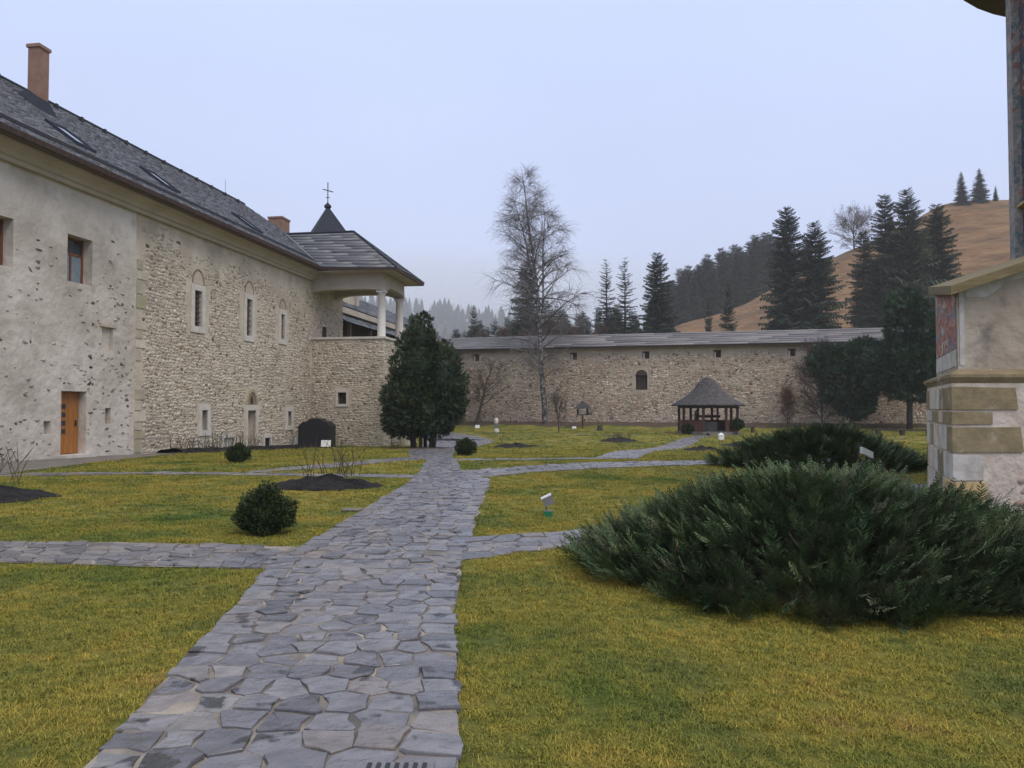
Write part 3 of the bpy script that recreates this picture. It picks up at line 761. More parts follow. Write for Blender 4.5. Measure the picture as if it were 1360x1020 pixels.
for (u, n) in ((TU0 + .26, TN - .24), (TU1 - .3, TN - .24)):
    c_ = W(u, n, 5.5)
    cl = MB().lathe([(0.27, 0), (0.27, .06), (0.235, .09), (0.23, 1.3), (0.215, 2.45), (0.25, 2.48), (0.25, 2.52)], c_, 14).build('column', M['white_col'], tow, True)
    MB().box((u - .26, n - .26, 8.021), (u + .26, n + .26, 8.1), W).build('capital', M['white_col'], cl)
def arch_beam(p0, p1, horiz, depth, z0, z1, rise, name):
    """beam with an arched underside from p0 to p1 (running coordinate), depth range in the other"""
    V = []; F = []; m_ = 14
    for k in range(m_ + 1):
        t = k / m_; x = p0 + (p1 - p0) * t; zz = z0 + rise * (1 - (2*t - 1) ** 4)
        for dpt in depth:
            for zq in (zz, z1):
                V.append(W(dpt, x, zq) if horiz else W(x, dpt, zq))
    for k in range(m_):
        i = 4*k; j = i + 4
        F += [(i, j, j+1, i+1), (i+2, i+3, j+3, j+2), (i, i+2, j+2, j), (i+1, j+1, j+3, i+3)]
    F += [(0, 1, 3, 2), (4*m_, 4*m_+2, 4*m_+3, 4*m_+1)]
    obj(name, V, F, M['cornice'], tow)
arch_beam(0.0, TN - .02, True, (TU0 + .02, TU0 + .48), 8.1, 9.1, 0.12, 'arched_beam')
arch_beam(TU0 + .5, TU1 - .02, False, (TN - .46, TN - .02), 8.1, 9.09, 0.3, 'arched_beam')
arch_beam(0.0, TN - .48, True, (TU1 - .48, TU1 - .02), 8.1, 9.08, 0.3, 'arched_beam')
MB().box((TU0 - .75, 0.4, 9.1), (TU1 + .8, TN + .8, 9.16), W).build('soffit', M['cornice'], tow)
EZ = 9.2
e0 = W(TU0 - .85, 0.9, EZ + .12); e1 = W(TU0 - .85, TN + .95, EZ); e2 = W(TU1 + .95, TN + .95, EZ); e3 = W(TU1 + .95, 0.2, EZ)
UM = (TU0 + TU1) / 2
r0 = W(UM, -2.55, 11.9); r1 = W(UM, 1.75, 11.9)
trf = MB().add([e0, e1, e2, e3, r0, r1], [(0, 1, 5, 4), (1, 2, 5), (2, 3, 4, 5)]).build('roof', M['slate_under'], tow)
slates(e0, e1, r0, r1, 12, 2.2, trf, M['tower_slate'], 31, lift=0.06, thick=0.03, single=120, jitter=0.04)
slates(e1, e2, r1, tuple(np.array(r1) + np.array([0.001, 0.001, 0])), 12, 1.5, trf, M['tower_slate'], 32, lift=0.085, thick=0.035)
slates(e2, e3, r1, r0, 12, 1.5, trf, M['tower_slate'], 33, lift=0.085, thick=0.035)
for p, q in ((e1, r1), (e2, r1), (r0, r1), (e0, r0)):
    MB().tube([np.array(p) + [0, 0, .05], np.array(q) + [0, 0, .05]], 0.07, 5).build('hip_cap', M['slate'] if p is e0 else M['sheet_metal'], trf)
for p, q in ((e0, e1), (e1, e2), (e2, e3)):
    p, q = np.array(p), np.array(q)
    V = [p + [0, 0, .03], q + [0, 0, .03], q + [0, 0, -.12], p + [0, 0, -.12]]
    mid = (np.array(e0) + e2) / 2; off = (mid - (p + q) / 2); off[2] = 0; off = off / np.linalg.norm(off) * 0.05
    V += [v + off for v in V]
    obj('fascia', V, [(0, 1, 2, 3), (7, 6, 5, 4), (0, 4, 5, 1), (3, 2, 6, 7), (0, 3, 7, 4), (1, 5, 6, 2)], M['dark_wood'], trf)

lwn = MB().box((45.55, 0.02, 5.55), (46.05, 0.06, 6.3), W).build('window', M['inside'], tow)
MB().box((45.45, 0.01, 6.3), (46.15, 0.09, 6.42), W).build('lintel', M['dressed'], lwn)
MB().tube([W(45.8, .08, 5.55), W(45.8, .08, 6.3)], .02, 4).build('grille_bar', M['iron'], lwn)
MB().box((45.72, 0.01, 6.6), (45.88, 0.12, 6.95), W).build('wall_lamp', M['dressed'], tow)

# small spire with cross behind
sp = thing('spire_tower', 'small belfry with dark pyramid spire carrying an iron cross', 'belfry', (-14.5, 60.0, -0.6))
MB().box((-16.6, 57.9, -0.6), (-12.4, 62.1, 12.6)).build('tower_wall', M['mortar'], sp)
V = [(-17.2, 57.3, 12.5), (-11.8, 57.3, 12.5), (-11.8, 62.7, 12.5), (-17.2, 62.7, 12.5), (-14.62, 59.88, 17.2), (-14.38, 59.88, 17.2), (-14.38, 60.12, 17.2), (-14.62, 60.12, 17.2)]
a_ = R(27)
V = [(-14.5 + (x + 14.5) * math.cos(a_) - (y - 60) * math.sin(a_), 60 + (x + 14.5) * math.sin(a_) + (y - 60) * math.cos(a_), z) for x, y, z in V]
spr = obj('spire', V, [(0, 1, 5, 4), (1, 2, 6, 5), (2, 3, 7, 6), (3, 0, 4, 7), (4, 5, 6, 7), (3, 2, 1, 0)], M['sheet_metal'], sp)
MB().lathe([(0.1, 0), (0.28, .1), (0.28, .25), (0.12, .4), (.05, .5)], (-14.5, 60, 17.15), 10).build('finial', M['sheet_metal'], spr)
MB().tube([(-14.5, 60, 17.5), (-14.5, 60, 19.25)], 0.04, 5).tube([(-14.9, 59.95, 18.7), (-14.1, 60.05, 18.5)], 0.04, 5).tube([(-14.65, 59.98, 18.05), (-14.35, 60.02, 18.05)], 0.03, 5).build('cross', M['iron'], sp)

# rear range seen through the loggia
rear = thing('rear_building', 'lower slate-roofed range seen through the loggia arches', 'building', W(70, -5, -0.6))
MB().box((53.0, -11.0, -1.4), (87.5, -2.75, 8.5), W).build('wall', M['dark_wood'], rear)
rrf = MB().add([W(52.5, -2.3, 8.75), W(88, -2.3, 8.75), W(88, -6.7, 11.4), W(52.5, -6.7, 11.4), W(52.5, -11.4, 8.7), W(88, -11.4, 8.7)], [(0, 1, 2, 3), (3, 2, 4, 5)]).build('roof', M['slate_under'], rear)
slates(W(52.5, -2.3, 8.77), W(88, -2.3, 8.77), W(52.5, -6.7, 11.42), W(88, -6.7, 11.42), 14, 0.45, rrf, M['slate'], 41, lift=0.05, thick=0.02, single=60)
V = [W(52.5, -2.3, 8.3), W(88, -2.3, 8.3), W(88, -2.3, 8.72), W(52.5, -2.3, 8.72), W(52.5, -2.7, 8.3), W(88, -2.7, 8.3), W(88, -2.7, 8.72), W(52.5, -2.7, 8.72)]
obj('fascia', V, [(0, 1, 2, 3), (4, 7, 6, 5), (0, 4, 5, 1), (3, 2, 6, 7), (0, 3, 7, 4), (1, 5, 6, 2)], M['cornice'], rear)
lw = MB().add([W(52.5, -1.0, 7.3), W(88, -1.0, 7.3), W(88, -2.74, 8.25), W(52.5, -2.74, 8.25)], [(0, 1, 2, 3)]).build('lower_roof', M['slate_under'], rear)
slates(W(52.5, -1.0, 7.32), W(88, -1.0, 7.32), W(52.5, -2.74, 8.27), W(88, -2.74, 8.27), 6, 0.45, lw, M['slate'], 42, lift=0.05, thick=0.02, single=30)
for k in range(9):
    MB().box((53 + k * 4.2, -1.35, -1.2), (53.25 + k * 4.2, -1.1, 7.28), W).build('post', M['dark_wood'], rear)

# ================================================================== fortress wall (far)
def Ff(s, v, n): return (WA[0] + WD[0] * s + WN[0] * n, WA[1] + WD[1] * s + WN[1] * n, v)
def Ffv(s, v, n):
    s, v, n = map(lambda q: np.asarray(q, dtype=float), (s, v, n))
    return np.stack([WA[0] + WD[0] * s + WN[0] * n, WA[1] + WD[1] * s + WN[1] * n, v], -1)
S0, S1 = -22.0, 62.0
loops = [2.89, 14.15, 22.01, 29.42, 36.79]
fw_holes = [(s - .38, s + .38, 6.75, 7.55, 0.9) for s in loops] + [(21.53 - .62, 21.53 + .62, 3.4, 5.0, 0.5)]
fort = thing('fortress_wall', 'long rubble fortification wall with a boarded walkway roof closing the courtyard', 'wall', Ff(22, 0, -1))
ft = wall_sheet(S0, S1, -1.2, 8.1, fw_holes, Ff, 0.8)
ft.box((S0, -2.6, -1.2), (S1, -1.0, 8.0), lambda s, n, z: Ff(s, z, n))
ft_o = ft.build('wall_face', M['far_mortar'], fort)
gr = [(h_[0] - .05, h_[1] + .05, h_[2] - .05, h_[3] + .05) for h_ in fw_holes[:-1]] + [(21.53 - .75, 21.53 + .75, 3.3, 5.85)]
P_, H_ = lay_stones(-8, 50, -0.4, 7.7, 0.15, 0.26, 0.024, gr, 17, amp=0.5, proud=(0.0, 0.06), top=lambda s: 7.2 + .3 * math.sin(s * .8), keep=.94)
V, F = stones_geo(P_, H_, Ffv); place_stones(V, F, M['far_stone'], ft_o, 300)
for s in loops:
    lp = MB().box((s - .36, -.88, 6.77), (s + .36, -.84, 7.53), lambda a, n, z: Ff(a, z, n)).build('loophole', M['red_wood'], fort)
    MB().box((s - .30, -.30, 6.76), (s - .14, -.14, 7.35), lambda a, n, z: Ff(a, z, n)).build('post', M['dressed'], lp)
sw = 21.53
aw = MB().box((sw - .6, -.48, 3.42), (sw + .6, -.44, 5.0), lambda a, n, z: Ff(a, z, n)).build('window', M['inside'], fort)
V = [Ff(sw - .62 * math.cos(math.pi * k / 12), 5.0 + .55 * math.sin(math.pi * k / 12), 0.012) for k in range(13)]
obj('arch_head', V, [tuple(range(13))], M['dark_wood'], aw)
V = []; F = []
for k in range(13):
    th = math.pi * k / 12
    for r_, n_ in ((.62, -.02), (.62, .06), (.78, .06), (.78, -.02)): V.append(Ff(sw - r_ * math.cos(th), 5.0 + r_ * .9 * math.sin(th), n_))
for k in range(12):
    for q in range(4): F.append((4*k + q, 4*k + (q+1) % 4, 4*k + 4 + (q+1) % 4, 4*k + 4 + q))
obj('arch_ring', V, F, M['far_stone'], aw)
MB().box((sw - .35, -.43, 3.45), (sw - .29, -.36, 5.0), lambda a, n, z: Ff(a, z, n)).box((sw + .29, -.43, 3.45), (sw + .35, -.36, 5.0), lambda a, n, z: Ff(a, z, n)).build('frame', M['red_wood'], aw)
# walkway roof
rf = MB().add([Ff(S0, 8.05, .75), Ff(S1, 8.05, .75), Ff(S1, 9.62, -1.9), Ff(S0, 9.62, -1.9), Ff(S1, 8.0, -4.2), Ff(S0, 8.0, -4.2)], [(0, 1, 2, 3), (3, 2, 4, 5)]).build('walkway_roof', M['dark_wood'], fort)
slates(Ff(S0, 8.07, .75), Ff(S1, 8.07, .75), Ff(S0, 9.64, -1.9), Ff(S1, 9.64, -1.9), 7, 7.0, rf, M['board_roof'], 51, lift=0.09, thick=0.04, single=240, name='board', mass='boards', jitter=0.04)
MB().box((S0, .60, 7.9), (S1, .70, 8.04), lambda s, n, z: Ff(s, z, n)).build('eaves_beam', M['dark_wood'], fort)
k = S0 + .4
while k < S1:
    MB().box((k, .02, 7.98), (k + .12, .6, 8.06), lambda s, n, z: Ff(s, z, n)).build('rafter', M['dark_wood'], rf); k += 1.6

# ================================================================== paths
def clip_half(P, n, c):
    """keep the part of polygon P (list of 2-tuples) where n.p <= c"""
    out = []; m_ = len(P)
    for i in range(m_):
        a, b = P[i], P[(i + 1) % m_]
        da = n[0]*a[0] + n[1]*a[1] - c; db = n[0]*b[0] + n[1]*b[1] - c
        if da <= 0: out.append(a)
        if (da < 0 < db) or (db < 0 < da):
            t = da / (da - db); out.append((a[0] + (b[0]-a[0])*t, a[1] + (b[1]-a[1])*t))
    return out

def cells(Ls, width_at, size, r):
    """irregular paving cells in (s, t)"""
    ns = max(2, int(Ls / size)); out = []
    sites = {}
    for i in range(-1, ns + 1):
        sm = min(max((i + .5) * Ls / ns, 0), Ls); wd = width_at(sm); nt_ = max(1, int(round(wd / size * (0.85 + .3 * r.random()))))
        for j in range(nt_):
            t = (-.5 + (j + .5 + r.uniform(-.25, .25)) / nt_) * wd
            sites.setdefault(i, []).append(((i + .5 + r.uniform(-.24, .24)) * Ls / ns, t))
    for i in range(ns):
        for p in sites.get(i, []):
            hw = width_at(min(max(p[0], 0), Ls)) / 2 * r.uniform(0.985, 1.035)
            poly = [(p[0]-2*size, max(-hw, p[1]-2*size)), (p[0]+2*size, max(-hw, p[1]-2*size)), (p[0]+2*size, min(hw, p[1]+2*size)), (p[0]-2*size, min(hw, p[1]+2*size))]
            for k in (i - 2, i - 1, i, i + 1, i + 2):
                for q in sites.get(k, []):
                    if q is p: continue
                    n = (q[0]-p[0], q[1]-p[1])
                    if n[0]**2 + n[1]**2 > (3.2*size)**2: continue
                    c = n[0]*(p[0]+q[0])/2 + n[1]*(p[1]+q[1])/2
                    poly = clip_half(poly, n, c)
                    if len(poly) < 3: break
                if len(poly) < 3: break
            if len(poly) >= 3: out.append(poly)
    return out

PATHS = []          # outlines already laid, for crossings and for the grass
def in_poly(x, y, P):
    x = np.asarray(x); y = np.asarray(y); ins = np.zeros(x.shape, bool); m_ = len(P)
    for i in range(m_):
        x0, y0 = P[i]; x1, y1 = P[(i + 1) % m_]
        if y0 == y1: continue
        c = ((y0 > y) != (y1 > y)) & (x < (x1 - x0) * (y - y0) / (y1 - y0) + x0)
        ins ^= c
    return ins

def make_path(name, edges, label, size, lift, single=0, seed=1, stones=True, m='mortar_path', drop=0.006):
    r = np.random.default_rng(seed)
    E_ = np.array(edges, dtype=float)          # (k,4) left xy right xy
    mid = (E_[:, :2] + E_[:, 2:]) / 2
    seg = np.linalg.norm(np.diff(mid, axis=0), axis=1); cs = np.concatenate([[0], np.cumsum(seg)]); Ls = cs[-1]
    def at(s): return np.array([np.interp(s, cs, E_[:, k]) for k in range(4)])
    n = max(2, int(Ls / 0.5)); ss = np.linspace(0, Ls, n)
    rows = []; 
    for s in ss:
        e_ = at(s); jl, jr = r.normal(0, .02), r.normal(0, .02)
        for f in (0 + jl, .25, .5, .75, 1 + jr):
            p = e_[:2] * (1 - f) + e_[2:] * f; rows.append((p[0], p[1], tzf(p[0], p[1]) + lift))
    F = []
    for i in range(n - 1):
        for j in range(4): F.append((i*5+j, i*5+j+1, i*5+j+6, i*5+j+5))
    po = obj(name, rows, F, M[m]); tag(po, label, 'path', kind='structure')
    outline = [tuple(rows[i*5][:2]) for i in range(n)] + [tuple(rows[i*5+4][:2]) for i in range(n - 1, -1, -1)]
    if stones:
        wa = lambda s: float(np.linalg.norm(at(s)[2:] - at(s)[:2]))
        todo = []
        for poly in cells(Ls, wa, size, r):
            P = np.array(poly); c = P.mean(0)
            if r.random() < drop: continue
            d = P - c; ln = np.linalg.norm(d, axis=1)
            if ln.max() < 0.06: continue
            # chipped edge
            Q = []
            for i in range(len(P)):
                a, b = P[i], P[(i + 1) % len(P)]
                L2 = np.linalg.norm(b - a); nn = 1 if L2 < .12 else (2 if L2 < .25 else 3)
                for k in range(nn):
                    q = a + (b - a) * k / nn
                    Q.append(q + (r.normal(0, .009, 2) if k else r.normal(0, .006, 2)))
            Q = np.array(Q); d = Q - c; ln = np.linalg.norm(d, axis=1, keepdims=True)
            gap = r.uniform(.004, .022)
            Q = c + d * np.clip(1 - gap / np.maximum(ln, 1e-3), .4, 1)
            def wpos(st, z):
                res = []
                for s, t in st:
                    e_ = at(min(max(s, 0), Ls)); wd = np.linalg.norm(e_[2:] - e_[:2]); f = .5 + t / max(wd, .01)
                    p = e_[:2] * (1 - f) + e_[2:] * f; res.append((p[0], p[1], z))
                return np.array(res)
            cw = wpos([c], 0)[0]
            if any(in_poly(cw[0], cw[1], o_) for o_ in PATHS): continue
            zt = tzf(cw[0], cw[1]) + lift; hh = r.uniform(.002, .018); tilt = r.normal(0, .018, 2)
            inn = c + (Q - c) * .975
            A = wpos(Q, zt - .012); B = wpos(inn, zt + hh)
            for X_ in (B,): X_[:, 2] += (X_[:, 0] - cw[0]) * tilt[0] + (X_[:, 1] - cw[1]) * tilt[1] + r.normal(0, .0015, len(X_))
            A2 = wpos(Q, zt + hh - .004); k = len(Q)
            V = np.concatenate([A, A2, B, [[cw[0], cw[1], zt + hh + r.normal(0, .002)]]])
            Fs = []
            for i in range(k):
                j = (i + 1) % k
                Fs += [(i, j, k + j, k + i), (k + i, k + j, 2*k + j, 2*k + i), (2*k + i, 2*k + j, 3*k)]
            todo.append((np.linalg.norm(cw - np.array([0, 0, 1.6])), cw, V, Fs))
        todo.sort(key=lambda q: q[0]); mb = MB()
        for i, (dd, cw, V, Fs) in enumerate(todo):
            if i < single:
                o = bpy.data.objects.new('flagstone', mesh_from('flagstone', V - cw, Fs, [M['flag']])); COL.objects.link(o)
                o.parent = po; o.location = Vector(cw)
            else: mb.add(V, Fs)
        if mb.V: tag(mb.build('flagstones', M['flag'], po), kind='stuff')
    PATHS.append(outline)
    return po

make_path('path', [(-1.85, 1.2, -.1, 1.2), (-1.89, 3.46, -.22, 3.46), (-2.19, 6, -.44, 6), (-2.4, 7.6, -.52, 7.6), (-2.36, 9.3, -.5, 9.3), (-2.29, 11.7, -.53, 11.7), (-2.16, 16.5, -.46, 16.6), (-2.25, 18.6, -1.25, 18.9), (-2.6, 23.6, -1.7, 23.6), (-3.2, 24.8, -1.96, 24.8)],
          'broad slate flagstone walk running straight between the lawns', 0.235, 0.016, 300, 2)
make_path('path', [(-2.25, 7.55, -2.25, 8.78), (-5.23, 7.9, -5.9, 9.1), (-9, 8.4, -9, 9.5), (-15, 9.1, -15, 10.3)], 'flagstone side path leading off beside the round boxwood', 0.24, 0.012, 200, 3)
make_path('path', [(-.55, 8.0, -.55, 9.35), (.6, 8.74, .67, 9.77), (3, 10.4, 3, 11.3), (5.5, 11.6, 5.6, 12.8)], 'short flagstone path running behind the large juniper', 0.33, 0.012, 40, 4)
make_path('path', [(-.9, 17.0, -1.35, 18.95), (.36, 18.45, .1, 20.3), (2.34, 20, 2.3, 22.0), (4.94, 21.04, 5.2, 22.9), (10, 22.2, 10, 24)], 'flagstone path curving off towards the second juniper', 0.36, 0.012, 60, 5)
make_path('path', [(-1.8, 22.9, -1.8, 23.7), (0.5, 23.5, 0.5, 24.2), (3.6, 24.2, 3.6, 25.0)], 'narrow flagstone link between the walk and the well path', 0.4, 0.012, 0, 6)
make_path('path', [(2.6, 24.3, 3.9, 24.1), (4.5, 33, 6.2, 33), (6.4, 37.4, 8.1, 37.4), (8.6, 44, 10.2, 44), (11.8, 53.5, 13.2, 53.5), (14.4, 60.0, 15.8, 60.0)], 'flagstone path leading up to the wooden well house', 0.45, 0.012, 0, 7)
make_path('path', [(-2.2, 17.15, -2.2, 17.75), (-5, 17.75, -5, 18.3), (-8.6, 18.1, -8.6, 18.75), (-11.5, 17.6, -11.5, 18.3), (-15.4, 17.2, -15.4, 18)], 'narrow paved strip crossing the lawn towards the plastered wall', 0.4, 0.012, 0, 8)
make_path('path', [(-2.7, 23.6, -3.0, 25.8), (-4.7, 20.2, -5.0, 21.5), (-6.3, 18.4, -6.5, 19.1)], 'diagonal flagstone path joining the walk to the narrow strip', 0.4, 0.010, 0, 9)
make_path('path', [(-3.3, 24.7, -1.9, 24.7), (-4.4, 32.5, -2.4, 32.5), (-5.0, 38, -2.1, 40), (-5.3, 46, -1.1, 50), (-6.5, 56, -2.6, 58), (-8.0, 68, -5.4, 68)], 'paved way passing the clipped yew beside the tower', 0.5, 0.010, 0, 10)
make_path('path', [(-3, 61.2, -3, 62.2), (2, 61.5, 2, 62.4), (9, 61.8, 9, 62.6)], 'far gravel strip before the fortress wall', 0.6, 0.010, 0, 11, False)
make_path('path', [(24, 55.5, 24, 56.6), (36, 52.5, 36, 53.6)], 'far gravel strip beyond the low juniper', 0.6, 0.010, 0, 12, False)
make_path('pavement', [(11, 9.1, 11, 10.46), (5.55, 9.2, 6.05, 10.46), (5.3, 10.4, 5.98, 10.52), (6.6, 13.8, 7.24, 13.5), (7.4, 16.2, 8.8, 15.6)], 'pale stone apron round the foot of the painted church', 0.3, 0.010, 40, 13)
pts = []
for u, n in ((12, 3.9), (17, 3.6), (21, 3.0), (25, 2.3), (28.5, 1.6), (31, 1.0)):
    a_, b_ = W(u, .0, 0), W(u, n, 0); pts.append((a_[0], a_[1], b_[0], b_[1]))
make_path('pavement', pts, 'worn grey-brown paving along the foot of the plastered wall', 0.5, 0.012, 0, 14, False, 'asphalt_walk')

# ================================================================== church (right)
ch = thing('painted_church', 'painted church corner with olive ashlar quoins, fresco strip and sloping coping', 'church', (8, 12, 0))
M['church_plaster'] = surf('church_plaster', [(0.25, (0.32, 0.26, 0.20)), (0.5, (0.42, 0.36, 0.295)), (0.75, (0.56, 0.51, 0.45))], scale=1.1, detail=8, rough=0.9, bump=0.05, bscale=5, blotch=((0.20, 0.175, 0.155), 2.3, 0.56, 0.68))
M['church_rubble'] = surf('church_rubble', [(0.25, (0.42, 0.33, 0.27)), (0.5, (0.54, 0.46, 0.39)), (0.75, (0.66, 0.60, 0.53))], scale=2.2, detail=8, rough=0.95, bump=0.04, bscale=8)
M['olive_block'] = surf('olive_sandstone', [(0.3, (0.72, 0.72, 0.72)), (0.7, (1.2, 1.2, 1.2))], scale=4.5, rough=0.85, bump=0.014, bscale=12, blotch=((0.42, 0.375, 0.30), 2.4, 0.60, 0.68),
                        pieces=[(0.0, (0.20, 0.155, 0.088)), (0.5, (0.25, 0.197, 0.115)), (1.0, (0.30, 0.243, 0.15))])
M['white_block'] = surf('whitened_block', [(0.3, (0.36, 0.33, 0.285)), (0.5, (0.50, 0.475, 0.44)), (0.7, (0.62, 0.60, 0.57))], scale=3.5, rough=0.85, bump=0.01)
M['ochre_block'] = surf('ochre_block', [(0.3, (0.47, 0.335, 0.155)), (0.7, (0.60, 0.47, 0.26))], scale=3, rough=0.85, bump=0.01)
M['pink_stone'] = surf('church_fieldstone', [(0.3, (0.7, 0.7, 0.7)), (0.7, (1.2, 1.2, 1.2))], scale=4, rough=0.9, bump=0.02,
                       pieces=[(0.0, (0.20, 0.155, 0.13)), (0.4, (0.42, 0.31, 0.235)), (0.7, (0.52, 0.44, 0.36)), (1.0, (0.33, 0.235, 0.18))])
def fresco_mat(name, cols, scale):
    m = mat(name); N, L, B = nodes(m); B.inputs['Roughness'].default_value = .85
    g_ = N.new('ShaderNodeNewGeometry'); mp = N.new('ShaderNodeMapping'); mp.inputs['Scale'].default_value = (1, .35, .9)
    v = N.new('ShaderNodeTexVoronoi'); v.inputs['Scale'].default_value = scale
    nz = N.new('ShaderNodeTexNoise'); nz.inputs['Scale'].default_value = scale * .8; nz.inputs['Detail'].default_value = 6
    va = N.new('ShaderNodeVectorMath'); va.operation = 'MULTIPLY_ADD'; va.inputs[1].default_value = (.35, .35, .35)
    L.new(g_.outputs['Position'], mp.inputs[0]); L.new(mp.outputs[0], nz.inputs['Vector']); L.new(nz.outputs['Color'], va.inputs[0]); L.new(mp.outputs[0], va.inputs[2]); L.new(va.outputs[0], v.inputs['Vector'])
    sp_ = N.new('ShaderNodeSeparateColor'); L.new(v.outputs['Color'], sp_.inputs[0])
    rp = ramp_node(m.node_tree, cols); rp.color_ramp.interpolation = 'CONSTANT'; L.new(sp_.outputs[0], rp.inputs[0])
    n2 = N.new('ShaderNodeTexNoise'); n2.inputs['Scale'].default_value = 9; n2.inputs['Detail'].default_value = 6; L.new(g_.outputs['Position'], n2.inputs['Vector'])
    mr = N.new('ShaderNodeMapRange'); mr.inputs[1].default_value = .55; mr.inputs[2].default_value = .72; L.new(n2.outputs['Fac'], mr.inputs[0])
    mx_ = N.new('ShaderNodeMix'); mx_.data_type = 'RGBA'; mx_.inputs[7].default_value = (.42, .37, .33, 1); L.new(mr.outputs[0], mx_.inputs[0]); L.new(rp.outputs[0], mx_.inputs[6])
    L.new(mx_.outputs[2], B.inputs['Base Color']); return m
M['fresco'] = fresco_mat('fresco_red', [(0, (.30, .085, .06)), (.28, (.20, .20, .23)), (.45, (.36, .14, .09)), (.65, (.12, .15, .20)), (.8, (.42, .30, .22)), (.92, (.45, .42, .38))], 11)
M['fresco_blue'] = fresco_mat('fresco_blue', [(0, (.035, .045, .075)), (.35, (.06, .085, .085)), (.6, (.14, .06, .05)), (.8, (.05, .065, .10)), (.93, (.25, .2, .15))], 6)
M['fresco_pier'] = fresco_mat('fresco_pier', [(0, (.24, .22, .21)), (.3, (.13, .17, .18)), (.55, (.28, .25, .24)), (.8, (.24, .13, .10)), (.92, (.33, .31, .30))], 9)
ZS = 2.02
low = [(6.02, 10.5), (10.4, 10.5), (10.4, 13.5), (7.3, 13.5)]
up = [(6.18, 10.62), (10.4, 10.62), (10.4, 13.3), (7.36, 13.3)]
lo_o = MB().prism(low, -.3, ZS).build('plinth_wall', M['church_rubble'], ch)
def rake(x): return 3.16 + .33 * (x - 6.1)
V = [(x, y, ZS) for x, y in up] + [(x, y, rake(x)) for x, y in up]
up_o = obj('upper_wall', V, [(3, 2, 1, 0), (4, 5, 6, 7), (0, 1, 5, 4), (1, 2, 6, 5), (2, 3, 7, 6), (3, 0, 4, 7)], M['church_plaster'], ch)
# string course with sloped top
sc_p = [(5.97, 10.45), (10.4, 10.45), (10.4, 13.55), (7.27, 13.56)]
V = [(x, y, ZS - .10) for x, y in low] + [(x, y, ZS - .02) for x, y in sc_p] + [(x, y, ZS + .02) for x, y in sc_p] + [(x, y, ZS + .10) for x, y in up]
F = []
for r_ in range(3):
    for i in range(4): F.append((4*r_ + i, 4*r_ + (i+1) % 4, 4*r_ + 4 + (i+1) % 4, 4*r_ + 4 + i))
obj('string_course', V, F, M['olive_block'], ch)
# fresco panel on the return face
def side_pt(f, z, off): 
    d_ = np.array([7.36 - 6.18, 13.3 - 10.62]); nn = np.array([-d_[1], d_[0]]) / np.linalg.norm(d_)
    p = np.array([6.18, 10.62]) + d_ * f + nn * off; return (p[0], p[1], z)
V = [side_pt(f, z, .006) for f, z in ((.05, ZS + .40), (.97, ZS + .40), (.97, rake(7.3) - .04), (.05, rake(6.24) - .04))]
obj('fresco', V, [(0, 1, 2, 3)], M['fresco'], ch)
V = [side_pt(f, z, .008) for f, z in ((.04, ZS + .15), (.98, ZS + .15), (.98, ZS + .39), (.04, ZS + .39))]
obj('painted_dado', V, [(0, 1, 2, 3)], M['white_block'], ch)
V = [(6.2, 10.612, ZS + .15), (6.27, 10.612, ZS + .15), (6.27, 10.612, rake(6.27)), (6.2, 10.612, rake(6.2))]
obj('painted_border', V, [(0, 1, 2, 3)], M['white_block'], ch)
# ashlar quoins: front length, side length, z0, z1, material
rows_ = [(0.88, .55, 1.55, 1.88, 'olive_block'), (0.56, .95, 1.35, 1.54, 'olive_block'), (0.92, .5, .97, 1.33, 'olive_block'), (0.40, .9, .585, .955, 'white_block'), (0.42, .6, .08, .575, 'ochre_block')]
dside = np.array([7.3 - 6.02, 3.0]); dside /= np.linalg.norm(dside); nside = np.array([-dside[1], dside[0]])
for i, (lf, ls, z0, z1, mm_) in enumerate(rows_):
    g_ = .012; pr = .022 if i < 4 else .05
    c0 = np.array([6.02, 10.5]); cf = c0 + [lf, 0]; cs_ = c0 + dside * ls
    o0 = c0 + np.array([-pr * .9, -pr]); of = cf + [0, -pr]; os_ = cs_ + nside * pr
    V = []
    for z in (z0 + g_, z1 - g_):
        jt = rq.normal(0, .008, 5); V += [(cf[0] + jt[0] * 3, cf[1], z + jt[0]), (of[0] + jt[0] * 3, of[1], z + jt[1]), (*o0, z + jt[2] * .6), (*os_, z + jt[3]), (*cs_, z + jt[4])]
    obj('quoin', V, [(0, 1, 6, 5), (1, 2, 7, 6), (2, 3, 8, 7), (3, 4, 9, 8), (0, 4, 3, 2, 1), (5, 6, 7, 8, 9)], M[mm_], lo_o)
    # remaining blocks of the return face
    s_ = ls + .02; kk = 0
    while s_ < 3.2:
        e_ = min(s_ + (.75, .5, .9)[(i + kk) % 3], 3.24)
        a_, b_ = c0 + dside * s_, c0 + dside * (e_ - .02)
        V = []
        for z in (z0 + g_, z1 - g_): V += [(*a_, z), (*(a_ + nside * .02), z), (*(b_ + nside * .02), z), (*b_, z)]
        obj('block', V, [(0, 1, 5, 4), (1, 2, 6, 5), (2, 3, 7, 6), (0, 3, 2, 1), (4, 5, 6, 7)], M[('olive_block', 'white_block', 'church_rubble')[(i * 2 + kk) % 3]], lo_o)
        s_ = e_; kk += 1
# field stones half hidden in mortar on the front
hol = [(5.9, 6.02 + lf + .04, z0 - .02, z1 + .02) for lf, ls, z0, z1, _ in rows_]
P_, H_ = lay_stones(6.1, 10.4, 0.0, 1.83, .17, .34, .03, hol, 61, amp=.35, proud=(.0, .03), keep=.72)
V, F = stones_geo(P_, H_, lambda u, v, n: np.stack([np.asarray(u), 10.5 - np.asarray(n), np.asarray(v)], -1))
place_stones(V, F, M['pink_stone'], lo_o, len(P_), 'stone')
